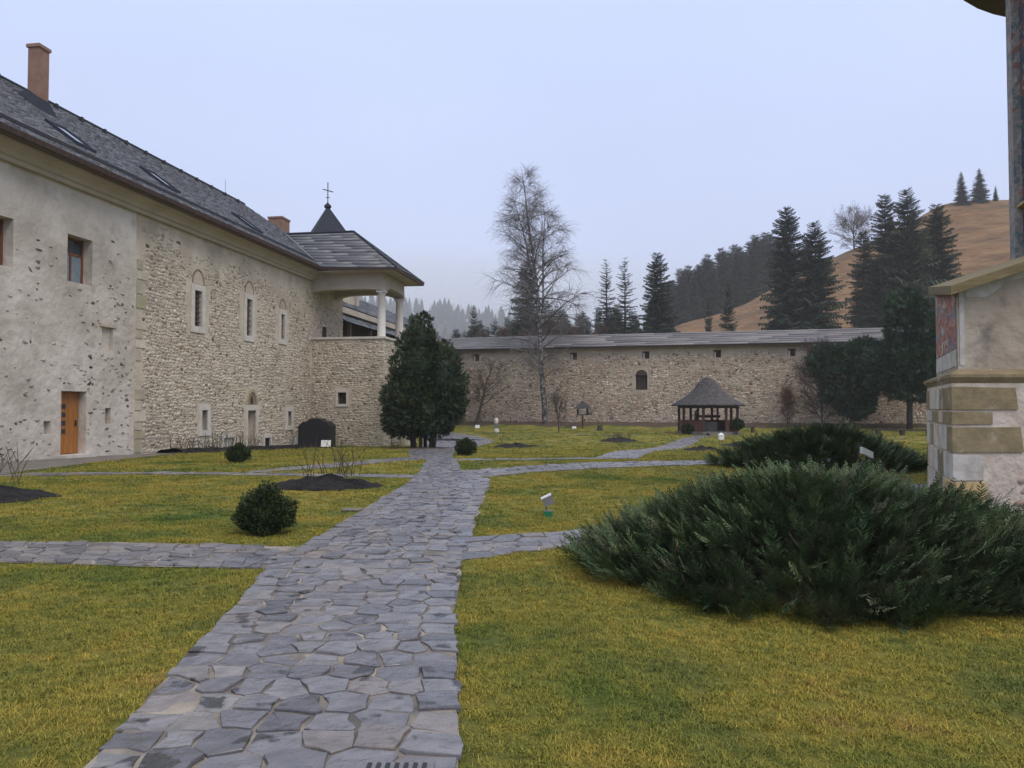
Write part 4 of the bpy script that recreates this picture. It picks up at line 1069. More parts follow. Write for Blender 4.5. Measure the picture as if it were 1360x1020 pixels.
# limewashed strip under the coping, ragged below
rl_ = np.random.default_rng(3); V = []; F = []
for k in range(30):
    x = 6.29 + 4.1 * k / 29; dz_ = .10 + .05 * math.sin(k * .9) + .05 * rl_.random() + .04 * k / 29
    V += [(x, 10.614, rake(x) - .002), (x, 10.614, rake(x) - dz_), (x, 10.622, rake(x) - dz_ - .01)]
for k in range(29): F += [(3*k, 3*k + 3, 3*k + 4, 3*k + 1), (3*k + 1, 3*k + 4, 3*k + 5, 3*k + 2)]
obj('limewash_strip', V, F, M['white_block'], ch)
# board coping
rp_ = [(5.93, 10.33), (10.5, 10.33), (10.5, 13.6), (7.40, 13.6)]
V = [(x, y, rake(x) + .005) for x, y in rp_] + [(x, y, rake(x) + .13) for x, y in rp_]
M['olive_board'] = surf('mossy_board', [(0.3, (0.13, 0.10, 0.045)), (0.7, (0.24, 0.19, 0.10))], scale=4, stretch=(.6, 4, 4), rough=.75, bump=.005)
obj('coping_board', V, [(3, 2, 1, 0), (4, 5, 6, 7), (0, 1, 5, 4), (1, 2, 6, 5), (2, 3, 7, 6), (3, 0, 4, 7)], M['olive_board'], ch)
# apse drum with blind niches and broad eaves
AC = (13.42, 13.9); AR = 3.52
aps = MB().lathe([(AR, 0), (AR, 10.9)], (AC[0], AC[1], -.2), 48).build('apse_wall', M['fresco_blue'], ch, False)
NP = 14
for k in range(NP):
    th = 2 * math.pi * k / NP
    V = []; w_a = .10
    for z in (-.2, 10.75):
        for r_, a_ in ((AR - .05, -w_a), (AR + .13, -w_a * .92), (AR + .13, w_a * .92), (AR - .05, w_a)):
            V.append((AC[0] + r_ * math.cos(th + a_), AC[1] + r_ * math.sin(th + a_), z))
    obj('pilaster', V, [(0, 1, 5, 4), (1, 2, 6, 5), (2, 3, 7, 6), (3, 0, 4, 7), (4, 5, 6, 7)], M['fresco_pier'], ch)
    # spandrel above each niche, arched
    t0, t1 = th + w_a * .9, th + 2 * math.pi / NP - w_a * .9; V = []; F = []; m_ = 10
    for q in range(m_ + 1):
        f = q / m_; a_ = t0 + (t1 - t0) * f; zz = 9.35 + .62 * math.sqrt(max(0, 1 - (2*f - 1) ** 2))
        for r_ in (AR - .02, AR + .11):
            for z in (zz, 10.73): V.append((AC[0] + r_ * math.cos(a_), AC[1] + r_ * math.sin(a_), z))
    for q in range(m_):
        i = 4*q; j = i + 4
        F += [(i+2, j+2, j+3, i+3), (i, i+2, i+3, i+1) if q == 0 else (i, j, j+2, i+2), (i, j, j+2, i+2)]
    F = list(dict.fromkeys(F))
    obj('spandrel', V, F, M['fresco_pier'], ch)
MB().lathe([(AR + .03, 0), (AR + .10, .02), (AR + .10, .07), (AR + .03, .09)], (AC[0], AC[1], 5.52), 48).build('gilt_band', plain('gilt_band', (.40, .27, .08), rough=.5), ch)
ev = MB().lathe([(AR + .1, 10.88), (AR + 1.2, 11.08), (AR + 1.2, 11.2), (.3, 14.6)], (AC[0], AC[1], -.02), 48).build('apse_roof', M['dark_wood'], ch)
MB().lathe([(AR + .12, 10.5), (AR + .3, 10.58), (AR + .3, 10.73), (AR + .12, 10.73)], (AC[0], AC[1], 0), 48).build('eaves_moulding', M['soffit_board'], ch)

# ================================================================== well house
GC = (16.05, 63.0); GZ = -0.65
gz = thing('well_house', 'octagonal wooden well house with grey bell-curved shingle roof', 'well house', (GC[0], GC[1], GZ))
GR = 2.35; oct_ = [(GC[0] + GR * math.cos(R(22.5 + 45*k)), GC[1] + GR * math.sin(R(22.5 + 45*k))) for k in range(8)]
MB().prism([(GC[0] + 2.6 * math.cos(R(22.5 + 45*k)), GC[1] + 2.6 * math.sin(R(22.5 + 45*k))) for k in range(8)], GZ - .1, GZ + .25).build('floor_slab', M['asphalt_walk'], gz)
for k in range(8):
    x, y = oct_[k]
    MB().box((x - .09, y - .09, GZ + .25), (x + .09, y + .09, GZ + 2.3)).build('post', M['dark_wood'], gz)
    x2, y2 = oct_[(k + 1) % 8]
    d_ = np.array([x2 - x, y2 - y]); L2 = np.linalg.norm(d_); d_ /= L2; nn = np.array([d_[1], -d_[0]])
    fr_ = lambda a, b, z: (x + d_[0] * a + nn[0] * b, y + d_[1] * a + nn[1] * b, z)
    MB().box((0.0, -.07, GZ + 2.12), (L2, .07, GZ + 2.32), fr_).build('lintel_beam', M['dark_wood'], gz)
    if k != 5:
        rl = MB().box((.09, -.05, GZ + 1.05), (L2 - .09, .07, GZ + 1.13), fr_).build('rail', M['red_wood'], gz)
        for q in range(9):
            a0 = .1 + q * (L2 - .2) / 9
            MB().box((a0 + .008, -.02, GZ + .25), (a0 + (L2 - .2) / 9 - .008, .02, GZ + 1.05), fr_).build('plank', M['red_wood'], rl)
for q in range(3):
    MB().box((GC[0] - .7, GC[1] - 2.75 - .28 * (3 - q), GZ - .05), (GC[0] + .7, GC[1] - 2.42 - .28 * (2 - q) , GZ + .06 + .07 * q)).build('step', M['asphalt_walk'], gz)
MB().lathe([(.75, 0), (.75, .75), (.62, .75), (.62, .1)], (GC[0], GC[1], GZ + .25), 14).build('well_ring', M['asphalt_walk'], gz)
for s_ in (-1, 1): MB().box((GC[0] + s_ * .8 - .07, GC[1] - .07, GZ + .25), (GC[0] + s_ * .8 + .07, GC[1] + .07, GZ + 2.3)).build('winch_post', M['dark_wood'], gz)
MB().tube([(GC[0] - 1.0, GC[1], GZ + 1.45), (GC[0] + 1.0, GC[1], GZ + 1.45)], .11, 8).build('winch_drum', M['dark_wood'], gz)
wh = MB()
V, F = tube([(GC[0] - .95, GC[1] + .5 * math.cos(t), GZ + 1.45 + .5 * math.sin(t)) for t in np.linspace(0, 2*math.pi, 21)], .04, 5); wh.add(V, F)
for t in range(4): wh.tube([(GC[0] - .95, GC[1] - .5 * math.cos(t * .785), GZ + 1.45 - .5 * math.sin(t * .785)), (GC[0] - .95, GC[1] + .5 * math.cos(t * .785), GZ + 1.45 + .5 * math.sin(t * .785))], .03, 4)
wh.build('winch_wheel', M['dark_wood'], gz)
prof = [(2.92, 2.30), (2.92, 2.38), (2.5, 2.62), (2.05, 2.87), (1.55, 3.23), (1.15, 3.63), (.82, 4.03), (.58, 4.33), (.36, 4.52), (.14, 4.62)]
rf_ = MB().lathe(prof, (GC[0], GC[1], GZ), 24, R(7.5)).build('roof', M['slate_under'], gz)
sv = []; rsh = np.random.default_rng(4); fine = []
for (r0_, z0_), (r1_, z1_) in zip(prof[1:-1], prof[2:]):
    nseg = max(1, int(round(math.hypot(r1_ - r0_, z1_ - z0_) / .18)))
    for q in range(nseg): fine.append((r0_ + (r1_ - r0_) * q / nseg, z0_ + (z1_ - z0_) * q / nseg, r0_ + (r1_ - r0_) * min(1.3 * (q + 1), nseg + .3) / nseg, z0_ + (z1_ - z0_) * min(1.3 * (q + 1), nseg + .3) / nseg))
for r0_, z0_, r1_, z1_ in fine:
    nsh = max(8, int(2 * math.pi * r0_ / .2)); ph = rsh.uniform(0, 1)
    for q in range(nsh):
        a0, a1 = 2*math.pi*(q + ph)/nsh, 2*math.pi*(q + ph + .94)/nsh; lf = .03 * rsh.uniform(.7, 1.4)
        P = lambda r_, a_, z_: (GC[0] + r_ * math.cos(a_), GC[1] + r_ * math.sin(a_), GZ + z_)
        sv.append([P(r0_ + .025, a0, z0_ + lf), P(r0_ + .025, a1, z0_ + lf), P(r1_, a1, z1_ + .012), P(r1_, a0, z1_ + .012), P(r0_ + .015, a0, z0_ - .0), P(r0_ + .015, a1, z0_ - .0)])
place_stones(np.array(sv), np.array([(0, 1, 2), (0, 2, 3), (4, 5, 1), (4, 1, 0), (1, 5, 2), (0, 3, 4)]), M['shingle_grey'], rf_, 0, 'shingle', 'shingles')

# ================================================================== foliage templates
def tri_template(parts):
    V = []; F = []
    for p in parts:
        b = len(V); V += p
        F += [(b, b + i, b + i + 1) for i in range(1, len(p) - 1)]
    return np.array(V, dtype=float), np.array(F)

def frond(seed, n=13, ang=42, blen=.36, bw=.032, lift=.18, sub=True, droop=0.0):
    r = random.Random(seed); parts = []
    def st(x): return np.array([x, .04 * math.sin(x * 4 + seed), lift * x * x - droop * x])
    prev = st(0)
    for k in range(3):
        a, b = st(k / 3), st((k + 1) / 3); parts.append([tuple(a + [0, .012, 0]), tuple(a - [0, .012, 0]), tuple(b)])
    for k in range(n):
        x = .10 + .88 * k / (n - 1)
        for s in (-1, 1):
            L_ = (blen * (1 - x ** 1.6) + .07) * r.uniform(.75, 1.2); a = R(ang + r.uniform(-12, 12)) * s
            o = st(x + r.uniform(-.02, .02)); d = np.array([math.cos(a), math.sin(a), r.uniform(-.05, .30)]); p = np.array([-math.sin(a), math.cos(a), 0]) * bw * r.uniform(.7, 1.3)
            tip = o + d * L_; mid = o + d * L_ * .45
            parts.append([tuple(o), tuple(mid + p), tuple(tip), tuple(mid - p)])
            if sub:
                a2 = a + R(38) * r.choice((-1, 1)); o2 = o + d * L_ * r.uniform(.25, .5)
                d2 = np.array([math.cos(a2), math.sin(a2), r.uniform(0, .4)]) * L_ * .5; p2 = np.array([-math.sin(a2), math.cos(a2), 0]) * bw * .6
                parts.append([tuple(o2 - p2), tuple(o2 + d2), tuple(o2 + p2)])
    return tri_template(parts)

def merge(chunks):
    Vs = []; Fs = []; b = 0
    for V, F in chunks: Vs.append(V); Fs.append(F + b); b += len(V)
    return np.concatenate(Vs), np.concatenate(Fs)

FROND = [frond(i, 10, 40, .33, .023, .22, False) for i in range(5)]
SPRIG = [frond(20 + i, 6, 48, .44, .095, .15, False) for i in range(4)]

BEDS = []
def juniper(name, c, rx, ry, h, rot, nlead, per, flen, seed, label, m1, m2):
    r = np.random.default_rng(seed)
    z0 = tzf(c[0], c[1])
    t = thing(name, label, 'shrub', (c[0], c[1], z0))
    D = [[] for _ in range(5)]; Lc = [[] for _ in range(5)]; S = [[] for _ in range(5)]
    stems = []
    D2 = [[] for _ in range(5)]; L2 = [[] for _ in range(5)]; S2 = [[] for _ in range(5)]
    cr, sr = math.cos(rot), math.sin(rot)
    lob = r.uniform(0, 6.28, 3)
    def dome(ph, rho):
        edge = 1 + .06 * math.sin(3 * ph + lob[0]) + .05 * math.sin(5 * ph + lob[1])
        x, y = rx * edge * rho * math.cos(ph), ry * edge * rho * math.sin(ph)
        z = h * (1 - min(rho, 1) ** 1.45) ** .8
        return np.array([x * cr - y * sr, x * sr + y * cr, z])
    for i in range(nlead):
        ph = r.uniform(0, 2*np.pi); rho = r.uniform(0, 1) ** .5
        if i % 6 == 0: rho = r.uniform(.9, 1.02)
        tip = dome(ph, rho); nb = dome(ph, max(rho - .08, 0)); nb2 = dome(ph + .1, rho)
        out_ = np.array([tip[0], tip[1], 0]) / (np.linalg.norm(tip[:2]) + 1e-6)
        nrm = np.cross(tip - nb + out_ * 1e-3, nb2 - tip); nrm = nrm / (np.linalg.norm(nrm) + 1e-6)
        if nrm[2] < 0: nrm = -nrm
        tip = tip * r.uniform(.90, 1.04) + [0, 0, r.uniform(0, .07)]
        base = np.array([tip[0] * .2, tip[1] * .2, .04])
        if i % 3 == 0:
            tt = np.linspace(0, 1, 7)[:, None]; mid = (base + tip) / 2 + np.array([0, 0, .05])
            stems.append(((1 - tt) ** 2 * base + 2 * (1 - tt) * tt * mid + tt ** 2 * (tip - [0, 0, .03]) + [c[0], c[1], z0], np.linspace(.016, .004, 7), 3))
        swirl = r.normal(0, .45); axis = nrm * .42 + out_ * .75 + np.array([-out_[1], out_[0], 0]) * swirl + np.array([0, 0, .22])
        tinged = r.random() < .16  # random share of clumps takes the second foliage colour
        for k in range(per):
            d = axis + r.normal(0, .30, 3)
            p = tip - axis * r.uniform(.02, .20) + r.normal(0, .055, 3) * [1, 1, .5]
            p[2] = max(p[2], .02); q = r.integers(0, 5)
            (D2 if tinged else D)[q].append(d); (L2 if tinged else Lc)[q].append(p + [c[0], c[1], z0]); (S2 if tinged else S)[q].append(flen * r.uniform(.6, 1.3))
    for DD, LL, SS, mm_, nm in ((D, Lc, S, m1, 'crown'), (D2, L2, S2, m2, 'winter_tinged_sprays')):
        ch_ = []
        for q in range(5):
            if DD[q]:
                ch_.append(inst(*FROND[q], frames(np.array(DD[q]), r.normal(0, .45, len(DD[q])), SS[q]), np.array(LL[q])))
        if ch_:
            o = obj(nm, *merge(ch_), mm_, t)
    V, F = tubes_mesh(stems); obj('branches', V, F, M['bark'], t)
    # litter under the skirt
    V = [(c[0], c[1], z0 + .05)]; n = 40
    for k in range(n):
        a = 2*math.pi*k/n; x, y = rx * .8 * math.cos(a) * r.uniform(.95, 1.03), ry * .8 * math.sin(a) * r.uniform(.95, 1.03)
        p = (c[0] + x * cr - y * sr, c[1] + x * sr + y * cr); V.append((*p, tzf(*p) + .012))
    obj('needle_litter', V, [(0, 1 + k, 1 + (k + 1) % n) for k in range(n)], M['mulch'], t)
    BEDS.append((c[0], c[1], rx * .78, ry * .78, rot))
    return t

juniper('juniper_shrub', (3.1, 7.7), 2.5, 2.15, .86, R(-16), 1120, 12, .235, 71, 'large dense spreading juniper mound beside the church corner', M['juniper'], M['juniper_rust'])
juniper('juniper_shrub', (8.15, 20.3), 2.6, 1.9, .95, 0, 430, 12, .32, 72, 'low spreading juniper on the lawn behind the larger mound', M['juniper'], M['juniper'])

# ------------------------------------------------------------------ clipped boxwood
def leaf_ball(n, r, rad, squash, spike, size):
    """small leaves on shoots, unit coordinates"""
    D = r.normal(0, 1, (n, 3)); D /= np.linalg.norm(D, axis=1, keepdims=True)
    D[:, 2] = np.where(D[:, 2] < -.75, -D[:, 2], D[:, 2])
    rr_ = rad * (1 - .30 * r.random(n) ** 2.2)
    bum = 1 + .09 * np.sin(D[:, 0] * 7 + 1) + .08 * np.sin(D[:, 1] * 9) + .08 * np.sin(D[:, 2] * 8 + D[:, 0] * 5)
    P = D * (rr_ * bum)[:, None]; P[:, 2] *= squash
    up_ = np.clip(D[:, 2], 0, 1); P += np.array([0, 0, 1]) * (up_ * spike * r.random(n) ** 2)[:, None]
    dirs = D * .6 + np.array([0, 0, .6]) + r.normal(0, .55, (n, 3))
    T = np.array([[0, 0, 0], [.5, .27, .06], [1, 0, 0], [.5, -.27, .06]]); TF = np.array([[0, 1, 2], [0, 2, 3]])
    return inst(T, TF, frames(dirs, r.uniform(0, 3.14, n), size * r.uniform(.7, 1.3, n)), P)

def box_mesh(seed, n, size, spike):
    V, F = leaf_ball(n, np.random.default_rng(seed), .5, .82, spike, size); V[:, 2] += .40
    return mesh_from('crown', V, F, [M['box']])
bm_near = box_mesh(1, 10000, .06, .30); bm_far = box_mesh(2, 3500, .085, .06)
core = MB().lathe([(.05, 0), (.30, .06), (.40, .3), (.36, .58), (.18, .72), (.03, .75)], (0, 0, 0), 12)
core_me = mesh_from('core', core.V, core.F, [M['box']])
stem_me = mesh_from('stem', *[np.array(tube([(0, 0, -.05), (.02, 0, .4)], .05, 6)[0]), tube([(0, 0, -.05), (.02, 0, .4)], .05, 6)[1]], [M['bark']])
def boxwood(x, y, d, h, label, me, lift=0.0):
    z = tzf(x, y); t = thing('boxwood_shrub', label, 'shrub', (x, y, z), 'clipped boxwood shrubs')
    for nm, m_ in (('crown', me), ('inner_twigs', core_me)):
        o = bpy.data.objects.new(nm, m_); COL.objects.link(o); o.parent = t; o.scale = (d, d, h / .88); o.location = (0, 0, lift)
    o = bpy.data.objects.new('stem', stem_me); COL.objects.link(o); o.parent = t; o.scale = (.5, .5, 1 + lift * 2.5)
    BEDS.append((x, y, d * .4, d * .4, 0))
boxwood(-3.1, 9.7, .64, .50, 'dark spiky boxwood ball on the lawn near the flagstone crossing', bm_near)
boxwood(-7.9, 22.2, .62, .52, 'clipped boxwood ball at the soil border below the rubble wall', bm_far)
boxwood(-1.6, 26.6, .66, .58, 'clipped boxwood ball where the walk meets the yew path', bm_far)
boxwood(14.1, 61.6, .95, .85, 'boxwood ball tight against the side of the well house steps', bm_far)
boxwood(17.9, 61.2, 1.05, .95, 'boxwood ball raised on a bare stem by the well house', bm_far, .35)

# ------------------------------------------------------------------ leafy evergreen trees from lobes
def evergreen(name, label, base, lobes, n, size, m_, seed, trunks, up=.5, group=None, cat='tree', core_scale=0):
    r = np.random.default_rng(seed); t = thing(name, label, cat, base, group); B = np.array(base)
    vol = np.array([l[3] * l[4] * l[5] for l in lobes]) ** .67; cnt = (n * vol / vol.sum()).astype(int); chs = []
    for (cx, cy_, cz, a, b, c_), k in zip(lobes, cnt):
        D = r.normal(0, 1, (k, 3)); D /= np.linalg.norm(D, axis=1, keepdims=True)
        bum = 1 + .07 * np.sin(D[:, 0] * 6 + cx) + .07 * np.sin(D[:, 2] * 9 + cy_) + .06 * np.sin(D[:, 1] * 8 + D[:, 2] * 5)
        rad = (1 - .30 * r.random(k) ** 2.4) * bum
        P = D * rad[:, None] * [a, b, c_] + [cx, cy_, cz]
        keep = P[:, 2] > .25
        P, D = P[keep], D[keep]
        dirs = D * .75 + np.array([0, 0, up]) + r.normal(0, .38, P.shape)
        q = r.integers(0, 4, len(P))
        for j in range(4):
            s_ = q == j
            if s_.any(): chs.append(inst(*SPRIG[j], frames(dirs[s_], r.uniform(0, 3.1, s_.sum()), size * r.uniform(.6, 1.35, s_.sum())), P[s_] + B))
    obj('crown', *merge(chs), m_, t)
    if core_scale:
        mb = MB()
        for (cx, cy_, cz, a, b, c_) in lobes:
            pr2 = [(max(.02, core_scale * math.sin(math.pi * i_ / 8)), -core_scale * math.cos(math.pi * i_ / 8)) for i_ in range(9)]
            k0 = len(mb.V); mb.lathe(pr2, (0, 0, 0), 12)
            mb.V[k0:] = [(B[0] + cx + v[0] * a, B[1] + cy_ + v[1] * b, B[2] + cz + v[2] * c_) for v in mb.V[k0:]]
        mb.build('inner_foliage', m_, t, False)
    for pts_, rd in trunks: MB().tube(np.array(pts_) + B, rd, 7).build('trunk', M['bark'], t, True)
    return t
yb = (-4.55, 39.6, tzf(-4.55, 39.6))
ytr = []
for k in range(8):
    a = 2 * math.pi * k / 8; x, y = .55 * math.cos(a) + random.uniform(-.1, .1), .45 * math.sin(a)
    ytr.append(([(x, y, -.1), (x * 1.15, y * 1.1, .6), (x * 1.5, y * 1.4, 1.5), (x * 1.2, y, 3.0)], [.10, .085, .07, .04]))
evergreen('yew_tree', 'clipped dark yew with two crown lobes standing on many bare stems by the tower', yb,
          [(-.55, 0, 2.35, 1.5, 1.5, 1.75), (-.35, 0, 4.1, 1.25, 1.3, 1.9), (-.15, .1, 5.4, .75, .8, 1.45), (.95, .2, 3.15, 1.15, 1.3, 2.15), (.2, -.3, 1.9, 1.45, 1.3, 1.3), (-1.0, 0, 1.75, .95, 1.1, 1.2), (1.0, -.1, 2.2, 1.05, 1.1, 1.3)], 15000, .22, M['yew'], 81, ytr, .25, core_scale=.70)

# ------------------------------------------------------------------ spruces
def spruce_mesh(seed, levels, R0, pw, dens, start=.04, hang=.25):
    r = np.random.default_rng(seed)
    parts = []; rr_ = random.Random(seed)
    n = 9
    for k in range(n):
        x = .12 + .86 * k / (n - 1)
        for s in (-1, 1):
            L_ = (.36 * (1 - x ** 1.5) + .10) * rr_.uniform(.7, 1.25); a = R(50 + rr_.uniform(-12, 12)) * s
            o = np.array([x, 0, -.10 * x + .10 * x * x]); d = np.array([math.cos(a), math.sin(a), -hang * rr_.uniform(.3, 1.6)]); p = np.array([-math.sin(a), math.cos(a), 0]) * .075
            parts.append([tuple(o - p * .6), tuple(o + d * L_), tuple(o + p * .6)])
        o = np.array([x, 0, -.1 * x + .1 * x * x]); parts.append([tuple(o - [.06, 0, 0]), tuple(o + [.03, 0, -.13 * rr_.uniform(.5, 1.4)]), tuple(o + [.07, 0, 0])])
    parts.append([(0, .02, 0), (0, -.02, 0), (1, 0, 0)])
    TV, TF = tri_template(parts)
    D = []; Lc = []; S = []
    for i in range(levels):
        f = start + (1 - start) * (i + r.uniform(-.3, .3)) / levels
        f = min(max(f, start), .985)
        rad = R0 * (1 - f) ** pw * r.uniform(.85, 1.12) + .012
        nb = int(r.integers(5, 9) * dens) + 1; a0 = r.uniform(0, 6.28)
        for k in range(nb):
            if r.random() < .16: continue
            a = a0 + 2*np.pi*k/nb + r.normal(0, .2)
            el_ = -.22 + .75 * f ** 2 + r.normal(0, .09)
            D.append((math.cos(a), math.sin(a), el_)); Lc.append((0, 0, f)); S.append(rad * r.uniform(.5, 1.3))
    V, F = inst(TV, TF, frames(np.array(D), r.normal(0, .2, len(D)), np.array(S)), np.array(Lc))
    me = mesh_from('crown', V, F, [M['spruce']])
    TVt, TFt = tube([(0, 0, -.03), (0, 0, .5), (0, 0, .99)], [.013, .008, .001], 6)
    tm = mesh_from('trunk', TVt, TFt, [M['bark']])
    return me, tm
SPR = {'dense': spruce_mesh(1, 84, .150, .56, 1.8, .03, .6), 'dense2': spruce_mesh(2, 80, .165, .62, 1.8, .03, .65), 'slim': spruce_mesh(3, 76, .115, .52, 1.5, .03, .55), 'sparse': spruce_mesh(4, 54, .115, .58, .9, .06), 'young': spruce_mesh(5, 48, .27, .85, 1.6, .02, .4)}
def spruce(kind, x, y, h, label, group, rot=0.0, wide=1.0, zb=None):
    z = (float(hzz(np.array(x), np.array(y))) if zb is None else zb) - .3
    t = thing('spruce_tree', label, 'tree', (x, y, z), group); t.rotation_euler = (0, 0, rot)
    me, tm = SPR[kind]
    for nm, m_ in (('crown', me), ('trunk', tm)):
        o = bpy.data.objects.new(nm, m_); COL.objects.link(o); o.parent = t; o.scale = (h * wide, h * wide, h)
    return t

ON = 'dark spruce rising on the slope just behind the fortress wall'
def top_spruce(kind, x, y, zt, label, group, wide=1.0, rot=0.0):
    zb = float(hzz(np.array(x), np.array(y))); spruce(kind, x, y, zt - zb + .3, label, group, rot, wide, zb)
top_spruce('dense', 46.8, 130, 35.7, 'tall dense spruce with pointed tip, one of the close pair below the dry hill', 'spruces below the dry hill', 1.05, .3)
top_spruce('dense2', 50.8, 128, 32.7, 'shorter broad spruce, the other of the close pair below the dry hill', 'spruces below the dry hill', 1.15, 1.2)
top_spruce('young', 34.4, 122, 21.9, 'small conical spruce at the foot of the dry slope', 'spruces below the dry hill', .50, .5)
top_spruce('young', 32.0, 125, 20.0, 'smallest spruce at the foot of the dry slope', 'spruces below the dry hill', .34, 2.5)
for i, (k, x, y, zt, wd) in enumerate([('slim', 66.0, 135, 39.2, 1.2), ('dense2', 68.4, 132, 39.4, 1.05), ('dense', 74.6, 134, 37.3, 1.05), ('slim', 64.0, 139, 33.5, 1.2), ('dense', 71.5, 137, 33.0, 1.0), ('slim', 62.2, 131, 26.5, 1.3)]):
    top_spruce(k, x, y, zt, ('slender spruce with an open tip in the clump before the dry hill', 'tallest broad spruce of the clump before the dry hill', 'broad spruce set slightly apart from the clump before the dry hill', 'shorter slender spruce tucked into the clump before the dry hill', 'spruce filling the middle of the clump before the dry hill', 'lowest spruce at the foot of the clump before the dry hill')[i], 'spruce clump before the hill', wd, i * 1.1)
for i, (k, x, y, zt, wd) in enumerate([('young', 133.2, 226, 71.5, .85), ('young', 138.6, 226, 72.6, 1.0), ('young', 144.0, 227, 67.5, .7), ('young', 148.5, 227, 65.5, .7)]):
    top_spruce(k, x, y, zt, ('slightly shorter of the two tall spruces on the bald hill crest', 'tallest spruce on the bald crest of the dry hill', 'small young spruce on the crest beside the tall pair', 'tiniest spruce on the hill crest, half hidden by the church')[i], 'spruces on the hill crest', wd, i * .9)
top_spruce('sparse', 15.8, 128, 26.4, 'thin see-through spruce of a pair beyond the boarded wall roof', 'thin spruces behind the wall', .95, .2)
top_spruce('sparse', 18.9, 128, 26.7, 'thin see-through spruce of a pair beyond the boarded wall roof', 'thin spruces behind the wall', .95, 2.2)
top_spruce('dense', 24.7, 130, 27.9, 'dense spruce standing alone where the dry slope begins', 'spruces behind the wall', 1.0, 2.6)
top_spruce('dense', 2.6, 135, 27.4, 'dark spruce directly behind the bare birch crown', 'spruces behind the wall', 1.0, 4.0)
top_spruce('young', -7.5, 150, 21.7, 'single spruce before the misty wooded ridge', 'spruces behind the wall', .62, 1.7)
rs = np.random.default_rng(99)
for x, y, zt in [(57.5, 262, 49), (61.5, 268, 51.2), (64.5, 265, 51), (68.8, 270, 55.6), (72.8, 266, 57), (76.0, 272, 57), (78.1, 268, 58.5), (82.1, 274, 59), (86.0, 270, 62.4), (90.5, 272, 63.8), (94.0, 276, 60), (98, 280, 58), (54.0, 258, 44), (51, 252, 42), (47.5, 256, 38), (100.5, 262, 57), (103.5, 268, 60),
                 (56, 268, 46), (63, 275, 50), (70.5, 277, 55), (79.5, 280, 58), (84, 264, 59), (92.5, 266, 60), (96, 270, 57), (49, 262, 40), (45, 250, 36), (59.5, 250, 43), (66.5, 252, 46), (74.5, 254, 50), (80.5, 256, 53), (88, 258, 56), (121.5, 245, 63), (123.5, 240, 61)]:
    top_spruce(('dense', 'dense2', 'slim')[int(rs.integers(0, 3))], x, y, zt, 'bluish spruce in the wood on the far flank of the dry hill', 'wood beside the hill', rs.uniform(1.15, 1.6), rs.uniform(0, 6))
for i in range(34):
    x = -13 + i * 1.45 + rs.uniform(-.8, .8); y = rs.uniform(160, 200); zt = 1.6 + (540 - (rs.uniform(398, 432) if x > 0 else rs.uniform(418, 438))) / 1020 * y
    top_spruce(('dense', 'dense2', 'slim', 'young')[int(rs.integers(0, 4))], x, y, zt, 'spruce in the low treeline showing above the boarded wall roof', 'treeline above the wall', rs.uniform(.9, 1.3), rs.uniform(0, 6))

